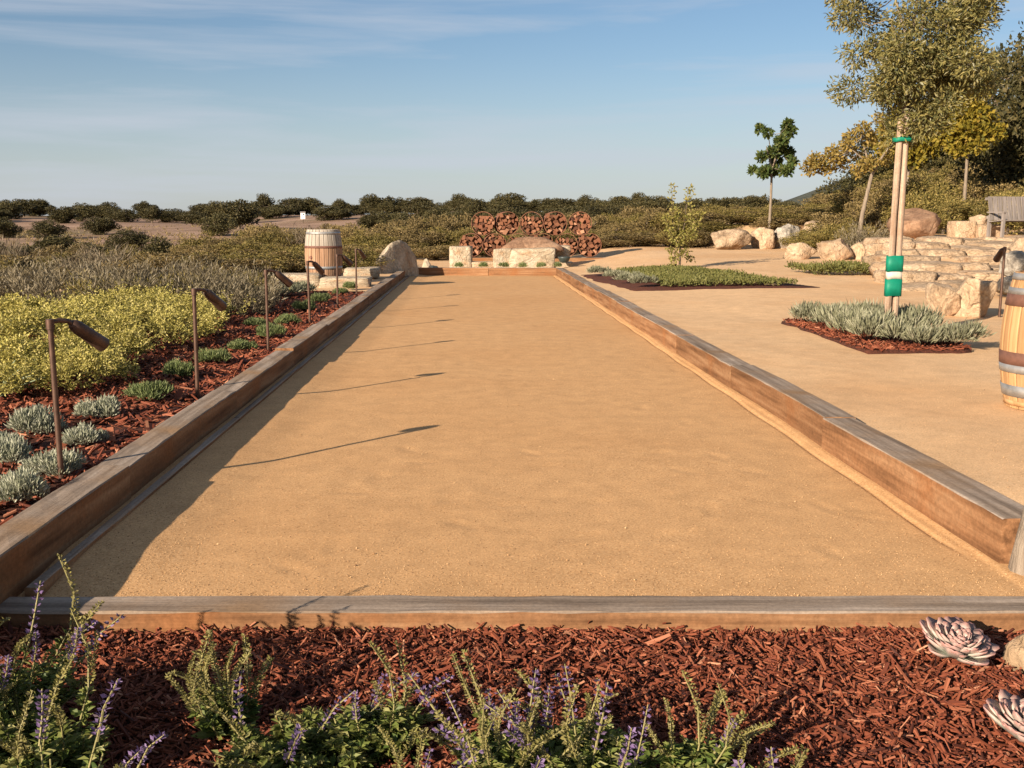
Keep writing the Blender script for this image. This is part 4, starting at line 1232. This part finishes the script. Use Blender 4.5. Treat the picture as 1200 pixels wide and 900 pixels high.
# grey wispy bushes behind
def brush_mesh(name, seed, r, h, n, L, W, mat, knob=14):
    g = np.random.default_rng(seed)
    k = knob
    az = g.uniform(0, 6.28, k); rr = r * .6 * np.sqrt(g.random(k))
    base = np.stack([rr * np.cos(az), rr * np.sin(az), np.zeros(k)], 1)
    tip = base * 1.7 + np.stack([g.normal(0, r * .2, k), g.normal(0, r * .2, k), h * g.uniform(.55, 1.0, k)], 1)
    i = g.integers(0, k, n); t = g.random(n) ** .7
    c = base[i] + (tip - base)[i] * t[:, None] + g.normal(0, r * .14, (n, 3)) * (.4 + t[:, None])
    c[:, 2] = np.maximum(c[:, 2], .02)
    d = (tip - base)[i] / h + rdir(g, n) * .55
    return leaf_mesh(name, (c, d, rdir(g, n), g.uniform(L * .6, L * 1.3, n), g.uniform(W * .6, W * 1.3, n), np.clip(g.normal(.5, .25, n), 0, 1)), mat)
gb = [brush_mesh('grey_bush', 660 + i, .6, .75, 2600, .13, .016, M['scrub_green' if i == 2 else 'grey_bush']) for i in range(3)]
gsp = [(70, 15.5, 1.0), (115, 15.0, .95), (155, 14.8, 1.0), (195, 15.3, 1.0), (235, 15.2, 1.05), (265, 16.2, 1.05), (285, 14.6, .9), (30, 17.5, 1.1), (300, 18.0, .8), (130, 18.0, 1.1), (205, 18.4, 1.1)]
gsp.sort(key=lambda q: q[0])
gl = ['first', 'second', 'third', 'fourth', 'fifth', 'sixth', 'seventh', 'eighth', 'ninth', 'tenth', 'eleventh']
for i, (u, y, s_) in enumerate(gsp):
    p = stand(u, y)
    o = link('grey_bush', gb[i % 3], loc=p, rot=(0, 0, i * 1.1), scale=(s_, s_, s_ * (.70, .8, .62)[i % 3]))
    tag(o, gl[i] + ' from the left of the wispy bushes behind the yellow shrubs', 'bush', 'grey bushes behind the yellow shrubs')
for i, u in enumerate((296, 312, 335, 350)):
    p = stand(u, 17.2 + .5 * i)
    o = link('sage_mound', lav[i % 3], loc=p, rot=(0, 0, i), scale=(1.15, 1.15, 1.0))
    tag(o, ['leftmost', 'second', 'third', 'rightmost'][i] + ' low sage green mound before the pale slabs', 'plant', 'sage mounds before the slabs')
# silvery bush behind the boulder row
p = stand(1012, 29.0)
o = link('silver_bush', gb[1], loc=p, scale=(1.15, 1.0, 1.15)); tag(o, 'silvery grey bush between the leaning tree and the big reddish boulder', 'bush')

# ------------------------------------------------------------------ trees at the back
def solo_tree(name, u, y, vtop, seed, fork_v, crown_w, leaf, bark, label, n_leaf=5000, L=.13, W=.07, clumps=22, clump_r=.36, lean=(0, 0), tr=.06, shell=.25, flat=.8, tufts=None):
    p = stand(u, y)
    top = at_y(u, vtop, y).z - p.z; fk = at_y(u, fork_v, y).z - p.z
    rw = crown_w / 1200 * y / 2
    cz = (top + fk) / 2 + .05 * (top - fk)
    ms = tree_meshes(seed, top, fk + .15 * (top - fk), tr, (lean[0], lean[1], cz), (rw, rw, (top - fk) / 2), 4, n_leaf, L, W, leaf, bark, clumps, clump_r, .1, lean, flat, shell, None if tufts is None else [((q[0] - u) / 1200 * y, q[2], at_y(u, q[1], y).z - p.z) for q in tufts])
    return plant_tree(name, ms, p, 0, label)
solo_tree('young_tree', 901, 36.0, 136, 701, 208, 52, M['green_leaf'], M['bark_pale'], 'slim young tree with dark green crown above the boulder row', 2600, .15, .09, 13, .21, tr=.05, shell=.15, tufts=[(888, 150, .2), (894, 156, -.1), (917, 144, 0), (919, 152, .1), (907, 166, -.3), (914, 170, .3), (920, 178, .2), (902, 178, 0), (886, 184, -.2), (909, 188, .3), (924, 190, 0), (880, 199, .1), (890, 202, -.3), (903, 199, .2), (915, 200, -.2)])
solo_tree('leaning_tree', 1003, 31.0, 140, 702, 212, 118, M['gold_leaf'], M['bark_pale'], 'leaning tree with thin golden foliage left of the olive stakes', 2600, .12, .065, 22, .19, lean=(.35, 0), tr=.07, shell=.05, flat=1.0, tufts=[(944, 196, .1), (950, 188, 0), (958, 193, .3), (966, 186, -.2), (975, 178, .2), (984, 170, -.1), (993, 160, .2), (1003, 150, 0), (1016, 162, .3), (1026, 174, -.3), (1000, 178, .4), (984, 192, .2), (1010, 192, -.2), (1030, 152, .1), (1020, 140, -.1), (1036, 186, .2), (1000, 200, 0), (968, 200, .1)])
solo_tree('yellow_tree', 1127, 33.0, 104, 703, 196, 74, M['yellow_leaf'], M['bark_pale'], 'young tree with yellow green crown before the dark oaks', 5200, .15, .10, 24, .34, tr=.06)
solo_tree('yellow_tree', 1060, 35.0, 120, 704, 205, 90, M['yellow_leaf'], M['bark_pale'], 'yellowish tree partly hidden behind the olive crown', 4200, .15, .10, 24, .34, tr=.06)

# dark oaks and scrub
oaks = []
for i in range(6):
    oaks.append(tree_meshes(800 + i, 7, 1.0, .28, (0, 0, 3.5), (4.2, 4.0, 3.3), 5, 6500, .42, .26, M['dark_oak'], M['bark'], clumps=44, clump_r=.33, up=.1, flat_bottom=1.0, shell=.4))
oaks_near = [tree_meshes(860 + i, 7, 1.0, .28, (0, 0, 3.5), (4.2, 4.0, 3.3), 6, 22000, .20, .11, M['near_oak'], M['bark'], clumps=60, clump_r=.30, up=.1, flat_bottom=1.0, shell=.4) for i in range(3)]
scr = [tree_meshes(820 + i, 3, .5, .07, (0, 0, 1.25), (1.35, 1.3, 1.15), 5, 7500, .11, .05, M['scrub'] if i % 2 else M['scrub_green'], M['bark'], clumps=30, clump_r=.34, up=.5, flat_bottom=.9, shell=.3) for i in range(6)]
dry = [brush_mesh('dry_brush', 840 + i, .8, 1.0, 1800, .26, .02, M['dry_brush']) for i in range(3)]

def oak(u, y, h, w, i, label, group=None, name='oak_tree'):
    p = stand(u, y)
    t = plant_tree(name, oaks_near[i % 3] if y < 60 else oaks[i % 6], (p.x, p.y, p.z - .1 * h / 7), i * 1.37, label, 'tree', group, (w / 8.4, w / 8.4, h / 7))
    return t
# big oaks behind the terrace on the right
for i, (u, y, h, w, lb) in enumerate(((1195, 44, 7.6, 8.5, 'tall dark oak at the right frame edge behind the yellow tree'), (1130, 50, 6.8, 7.5, 'dark oak behind the yellow tree crown'), (1075, 47, 5.2, 7.0, 'dark oak behind the olive stakes'),
                                   (1240, 36, 7.0, 7.0, 'dark oak outside the right edge leaning into view'), (1030, 52, 4.6, 6.5, 'dark oak behind the leaning golden tree'), (1330, 46, 7.2, 8.0, 'dark oak well beyond the right frame edge'))):
    oak(u, y, h, w, i, lb)
def scrub(u, y, h, w, i, label, group):
    p = stand(u, y)
    return plant_tree('scrub_bush', scr[i % 6], (p.x, p.y, p.z - .08), i * 2.13, label, 'bush', group, (w / 2.7, w / 2.7, h / 2.4))
g = np.random.default_rng(91)
def vtop_h(u, y, vt): return max(.6, at_y(u, vt, y).z - stand(u, y).z)
i = 0
# hedge of scrub behind the court and terrace, left to right
prof_u = [200, 330, 420, 470, 520, 600, 690, 740, 800, 860, 900, 950, 1000, 1060, 1130]
prof_v = [272, 262, 258, 252, 250, 252, 246, 242, 238, 234, 235, 236, 212, 190, 180]
for u in list(np.arange(420, 1130, 17)) + list(np.arange(1140, 1480, 26)):
    for (yb, dv) in ((37, 26), (42, 8), (48, 0)):
        uu = u + g.uniform(-9, 9); y = yb + g.uniform(-2.5, 2.5)
        vt = np.interp(uu, prof_u, prof_v) + dv + g.uniform(-4, 9)
        if yb == 37 and 520 < uu < 720: y += 2
        h = vtop_h(uu, y, vt)
        if h > 4.5: h = 4.5
        zone = ['behind the tall left boulder', 'behind the firewood racks', 'between the firewood racks and the sapling', 'behind the sapling', 'behind the leftmost terrace boulders', 'around the slim young tree', 'behind the leaning golden tree', 'behind the olive stakes', 'behind the yellow tree', 'beyond the right frame edge'][int(np.searchsorted([530, 705, 765, 825, 880, 950, 1020, 1085, 1200], uu))]
        scrub(uu, y, h, g.uniform(2.0, 3.0), i, {37: 'front row', 42: 'middle row', 48: 'back row'}[yb] + ' brown green scrub bush ' + zone, 'scrub thicket behind the terrace'); i += 1
# scrub at left beyond the grey bushes
for u in np.arange(-40, 430, 20):
    for (yb, vt0) in ((24, 316), (30, 300), (38, 285)):
        uu = u + g.uniform(-10, 10); y = yb + g.uniform(-2.5, 2.5)
        if 340 < uu < 425 and y < 26: continue
        if yb == 38 and uu < 215 and g.random() < .75: continue
        base = {24: 330, 30: 308, 38: 290}[yb]
        vt = vt0 - 22 * float(sm((uu - 160) / 130)) * (1 if yb > 24 else .5) + g.uniform(-7, 10)
        h = vtop_h(uu, y, vt)
        if g.random() < .14:
            p = stand(uu, y)
            o = link('dry_brush', dry[i % 3], loc=p, rot=(0, 0, i), scale=(1.1, 1.1, max(.7, h)))
            tag(o, 'pale dry brush clump among the scrub left of the court', 'bush', 'dry brush left of the court')
        else:
            scrub(uu, y, max(.7, h), g.uniform(1.7, 2.7), i, {24: 'near', 30: 'mid distance', 38: 'farther'}[yb] + ' brown scrub bush ' + ['at the left frame edge beyond the grey bushes', 'beyond the middle grey bushes', 'just left of the old barrel', 'right of the old barrel'][int(np.searchsorted([120, 260, 385], uu))], 'scrub left of the court')
        i += 1
# low bushes filling the bank behind the boulders
for k, (u, y, h, w) in enumerate(((1085, 31.5, 1.5, 2.4), (1105, 30.8, 1.3, 2.0), (1070, 33, 1.9, 2.4), (1150, 30.5, 1.3, 1.8), (1180, 30.0, 1.5, 2.0), (1205, 31, 1.7, 2.2), (985, 33, 1.1, 1.8), (940, 33, .8, 1.6))):
    scrub(u, y, h, w, k * 2, ['green bush right behind the big reddish boulder', 'small green bush behind the squared tan block', 'taller bush left of the big reddish boulder', 'low bush left of the bench back', 'yellowish bush behind the bench',
                               'bush at the right edge behind the bench', 'low bush left of the leaning tree foot', 'low bush behind the grey boulder'][k], 'bushes on the bank above the boulders')

# oaks of the countryside
g = np.random.default_rng(93)
n = 0
for u in np.arange(-70, 1010, 12.5):
    y = g.uniform(370, 500); uu = u + g.uniform(-8, 8)
    if abs(uu - 355) < 17: y = 520.0
    zone = ['above the first path light', 'above the second path light', 'left of the white farmhouse', 'between the farmhouse and the tall left boulder', 'left of the firewood racks', 'above the firewood racks', 'left of the sapling', 'right of the sapling', 'by the slim young tree', 'near the leaning tree'][int(np.searchsorted([110, 240, 350, 450, 540, 690, 790, 860, 930], uu))]
    oak(uu, y, g.uniform(4.8, 8.5) * y / 430, g.uniform(9, 16) * y / 430, n, 'dark oak in the far ridge tree line ' + zone, 'oaks along the far ridge'); n += 1
for u in np.arange(430, 1010, 14):
    y = g.uniform(250, 340); uu = u + g.uniform(-9, 9)
    oak(uu, y, g.uniform(4.5, 7), g.uniform(8, 13), n, 'dark oak on the slope below the far ridge ' + ['left of the firewood racks', 'behind the left firewood racks', 'behind the right firewood racks', 'left of the sapling', 'right of the sapling', 'left of the slim young tree', 'right of the slim young tree'][int(np.searchsorted([540, 620, 700, 790, 850, 905], uu))], 'oaks on the slope behind the firewood'); n += 1
spec = [(22, 150, 3.8, 8.0), (-20, 170, 4, 8), (70, 190, 4.0, 9), (105, 175, 3.5, 7), (150, 200, 4.5, 8), (188, 140, 5.0, 6.5), (205, 145, 4.2, 6), (170, 150, 3.8, 6), (255, 260, 5.5, 10), (280, 300, 9.0, 15), (330, 210, 3.2, 9), (362, 190, 3.2, 8), (400, 150, 3.9, 5.5), (412, 155, 3.5, 5), (445, 190, 3.0, 7), (300, 180, 3.0, 8), (240, 190, 2.8, 7), (55, 250, 4.5, 9), (120, 270, 5, 9), (5, 260, 5, 9), (225, 330, 5, 10)]
spec.sort(key=lambda q: q[0])
for k, (u, y, h, w) in enumerate(spec):
    oak(u, y, h, w, k + 3, ['first', 'second', 'third', 'fourth', 'fifth', 'sixth', 'seventh', 'eighth', 'ninth', 'tenth', 'eleventh', 'twelfth', 'thirteenth', 'fourteenth', 'fifteenth', 'sixteenth', 'seventeenth', 'eighteenth', 'nineteenth', 'twentieth', 'twenty first'][k] + ' lone oak from the left in the dry fields below the ridge', 'oaks in the dry fields'); n += 1
# brush on the far fields, one mass
g = np.random.default_rng(95)
m_ = 15000
uu = g.uniform(-80, 620, m_); yy = 62 + 260 * g.random(m_) ** 1.3
xx = (uu - 555) / 1200 * yy
den = und(xx, yy, .06) + .5 * und(xx, yy, .19)
k = den + g.normal(0, .35, m_) > .15
xx, yy = xx[k], yy[k]
c = np.repeat(np.stack([xx, yy, terrain(xx, yy) + .1], 1), 5, 0)
c = c + g.normal(0, .45, c.shape) * np.array([1, 1, .45]); nn = len(c)
d = rdir(g, nn) * .8 + np.array([0, 0, .7])
o = link('field_brush', leaf_mesh('field_brush', (c, d, rdir(g, nn), g.uniform(.3, .9, nn), g.uniform(.12, .3, nn), np.clip(g.normal(.5, .25, nn), 0, 1)), M['scrub']))
tag(o, 'low brown brush growing over the far dry fields', 'brush', kind='stuff')

# white house on the ridge
hp_ = stand(355, 410)
hs = empty('farmhouse', hp_, .2, 'tiny white farmhouse among the oaks on the far ridge', 'house')
hs.scale = (.55, .55, .5); hs.location.z += .7
mb = MB(); mb.box((0, 0, .8), (3.2, 3, 5.6)); mb.build('wall', M['white_wall'], hs)
mb = MB(); mb.add([(-1.9, -1.8, 3.5), (1.9, -1.8, 3.5), (1.9, 1.8, 3.5), (-1.9, 1.8, 3.5), (-1.9, 0, 4.5), (1.9, 0, 4.5)], [(0, 1, 5, 4), (2, 3, 4, 5), (0, 4, 3), (1, 2, 5), (0, 3, 2, 1)])
mb.build('roof', M['roof'], hs)
mb = MB(); mb.box((.5, -1.52, 2.2), (.8, .06, 1.0)); mb.build('window', M['window'], hs)

# ------------------------------------------------------------------ foreground flowering plants
def spike_mesh(seed, L, mat, r0=.008, whorls=9, per=6, fl=.011, top_bare=False):
    g = np.random.default_rng(seed)
    c, d, rn = [], [], []
    bx, by = g.normal(0, .012, 2)
    ax = lambda t: np.array((bx * t * t * 3, by * t * t * 3, L * t))
    for w in range(whorls):
        t = (w + .3) / whorls
        for q in range(per):
            a = 2 * math.pi * (q + .5 * (w % 2)) / per + g.normal(0, .25)
            rr = r0 * (1 - .55 * t)
            o_ = np.array((math.cos(a), math.sin(a), 0))
            c.append(ax(t) + o_ * rr * .4); d.append(o_ + np.array((0, 0, .55)) + g.normal(0, .2, 3)); rn.append(np.clip(g.normal(.5, .28), 0, 1))
    c = np.array(c); d = np.array(d); n = len(c)
    V, F = leaf_quads(c, d, rdir(g, n), g.uniform(.8, 1.3, n) * fl, g.uniform(.7, 1.2, n) * fl * .62)
    # stem
    mb = MB(); mb.tube([ax(0) - np.array((0, 0, .01)), ax(.5), ax(1)], [.0028, .0024, .0014], 5, caps=False)
    b = len(V)
    V = np.concatenate([V, np.array(mb.v)]); F = np.concatenate([F, np.array(mb.f) + b])
    return np_mesh('flower_spike', V, F, [mat, M['salvia_stem']], rnd=np.array(rn + [.5] * len(mb.f)), midx=[0] * n + [1] * len(mb.f))
SP = [spike_mesh(900 + i, .11 + .03 * (i % 3), M['purple'], .009, 9, 6, .013) for i in range(4)]
SB_ = [spike_mesh(910 + i, .11 + .03 * (i % 3), M['spent'], .009, 20, 6, .011) for i in range(4)]

def salvia(loc, r, h, n_stem, n_leafy, seed, label, purple=.4, lean=(0, 0), spikes=.8):
    g = np.random.default_rng(seed)
    root = empty('salvia_plant', loc, 0, label, 'plant', 'purple flowered plants in the front bed')
    stems = MB(); C, D, NR, LL, WW, RN = [], [], [], [], [], []
    for i in range(n_stem):
        a = g.uniform(0, 2 * math.pi); q = math.sqrt(g.random())
        b = Vector((r * .35 * q * math.cos(a), r * .35 * q * math.sin(a), 0))
        flow = g.random() < spikes
        hh = h * g.uniform(.55, 1.0) * (1 - .25 * q) * (1 if flow else .75)
        tip = Vector((r * q * math.cos(a) * 1.0 + lean[0] * hh + g.normal(0, .02), r * q * math.sin(a) + lean[1] * hh + g.normal(0, .02), hh))
        mid = b.lerp(tip, .5) + Vector((g.normal(0, .012), g.normal(0, .012), .02 * g.random()))
        stems.tube([b, mid, tip], [.0042, .0034, .0024], 5, caps=False)
        nl = n_leafy
        for k in range(nl):
            t = g.uniform(.12, .93) ** .9
            p = (b.lerp(mid, t * 2) if t < .5 else mid.lerp(tip, t * 2 - 1))
            an = g.uniform(0, 6.28)
            o_ = np.array((math.cos(an), math.sin(an), g.uniform(-.1, .8)))
            C.append(np.array(p) + o_ * .003); D.append(o_); NR.append(np.array((0, 0, 1)) + g.normal(0, .45, 3))
            big = (1.25 - .75 * t) * g.uniform(.7, 1.25)
            LL.append(.044 * big); WW.append(.022 * big)
            RN.append(np.clip(g.normal(.30 + .35 * t, .2), 0, 1))
        if flow:
            pm = g.random() < purple
            me = (SP if pm else SB_)[int(g.integers(0, 4))]
            dr = (tip - mid).normalized()
            o = link('flower_spike', me, root, loc=tip)
            o.rotation_mode = 'QUATERNION'
            o.rotation_quaternion = (dr + Vector((g.normal(0, .1), g.normal(0, .1), .35))).to_track_quat('Z', 'Y')
            s_ = g.uniform(.75, 1.2); o.scale = (s_ * (1.1 if pm else 1), s_ * (1.1 if pm else 1), s_)
            o["label"] = 'purple flower spike' if pm else 'spent tan flower spike'
    stems.build('stem_cluster', M['salvia_stem'], root)
    fo = link('foliage', leaf_mesh('foliage', (np.array(C), np.array(D), np.array(NR), np.array(LL), np.array(WW), np.array(RN)), M['salvia'], .25), root)
    fo["kind"] = 'stuff'
    return root
def fpos(u, y):
    d = ray(u, 820); x = d[0] / d[1] * y
    z = float(fbed(x, y))
    for _ in range(5):
        t = (CAM_H - z) / y
        yc = (math.sin(PITCH) - t * math.cos(PITCH)) / (math.cos(PITCH) + t * math.sin(PITCH))
        d = ray(u, 450 - 1200 * yc); x = d[0] / d[1] * y
    return Vector((x, y, z))
salvia(fpos(0, 2.78), .24, .38, 46, 60, 1001, 'tall purple spiked plant at the lower left corner of the bed', .6, (.05, .05), .4)
salvia(fpos(40, 2.52), .24, .32, 56, 70, 1002, 'leafy plant at the bottom left below the tall purple spikes', .35, (0, 0), .22)
salvia(fpos(262, 2.82), .12, .18, 16, 44, 1003, 'yellow green plant with stout tan spikes left of centre', .08, (-.3, .1), .75)
salvia(fpos(335, 2.62), .20, .17, 50, 70, 1004, 'bushy green plant left of centre with a few purple tips', .5, (0, 0), .15)
salvia(fpos(440, 2.66), .16, .19, 36, 64, 1005, 'dark leafy plant at the centre left with slim spikes', .5, (.05, .1), .25)
salvia(fpos(600, 2.52), .17, .155, 46, 62, 1006, 'left plant of the wide clump at bottom centre', .35, (-.1, .1), .4)
salvia(fpos(700, 2.52), .18, .19, 48, 60, 1007, 'middle plant of the wide clump, tallest purple spike', .45, (0, .1), .35)
salvia(fpos(815, 2.48), .17, .165, 40, 56, 1008, 'right plant of the wide clump with outward tan spikes', .12, (.35, .05), .35)
salvia(fpos(-100, 2.5), .26, .48, 36, 44, 1010, 'plant just outside the lower left frame corner', .5, (0, 0), .5)
salvia(fpos(60, 2.1), .24, .40, 34, 44, 1009, 'plant below the bottom frame edge at left', .4, (0, 0), .3)
salvia(fpos(480, 2.2), .18, .22, 28, 46, 1011, 'plant cut by the bottom frame edge at centre', .4, (0, 0), .25)
salvia(fpos(915, 2.36), .08, .10, 8, 24, 1012, 'small purple tipped plant at the bottom edge right of the clump', .9)

# ------------------------------------------------------------------ succulents
def succ_leaf(L, W, T, curl):
    mb = MB(); n = 7; vs = []
    for i in range(n):
        t = i / (n - 1)
        w = W * .5 * (0.42 + .75 * t) * (1 if t < .6 else max(0, 1 - ((t - .6) / .4) ** 2.2) ** .6) if t < .999 else .12 * W
        w = max(.003, w)
        y = L * t; z = curl * L * (t ** 2) * .5
        th = T * (1 - .75 * t)
        vs += [(-w, y, z + w * .3), (0, y, z), (w, y, z + w * .3), (w * .5, y, z - th), (-w * .5, y, z - th)]
    fs = []
    for i in range(n - 1):
        a, b = i * 5, i * 5 + 5
        for j in range(5): fs.append((a + j, a + (j + 1) % 5, b + (j + 1) % 5, b + j))
    fs.append(tuple(range(4, -1, -1))); fs.append(tuple(range((n - 1) * 5, n * 5)))
    mb.add(vs, fs, 0, True)
    return mb.mesh('leaf', M['succulent'])
SLM = [succ_leaf(1.0, .62, .12, .5), succ_leaf(1.0, .56, .13, .7)]
def succulent(loc, r, n, label, tilt):
    root = empty('succulent_rosette', loc, 0, label, 'succulent', 'succulent rosettes in the mulch')
    root.rotation_euler = tilt
    g = np.random.default_rng(int(r * 1e4))
    for i in range(n):
        t = (i + .5) / n                        # 0 centre .. 1 rim
        a = i * 2.39996
        L = r * (.30 + .70 * t ** .9) * g.uniform(.92, 1.08)
        pitch = R(70 - 66 * t ** .55) + g.normal(0, .06)
        o = link('leaf', SLM[i % 2], root, loc=(0, 0, .06 * r * 6 * (1 - t) * .5 + .012))
        o.rotation_euler = (pitch, 0, a)
        o.scale = (L * .95, L, L)
    return root
succulent(fpos(1116, 3.27) + Vector((0, 0, .035)), .135, 84, 'grey pink succulent rosette close to the near timber', (R(14), R(6), 0))
succulent(fpos(1196, 2.76) + Vector((0, 0, .03)), .125, 80, 'grey pink succulent rosette cut by the right frame edge', (R(14), R(-4), 1))
stone_px('stone', 1190, 1245, 742, 788, 3.2, .16, M['stone'], 'pale tan stone at the right edge between the two rosettes', 88, facets=6)
for i, (u, y, dx) in enumerate(((890, 3.12, .03),)):
    pass
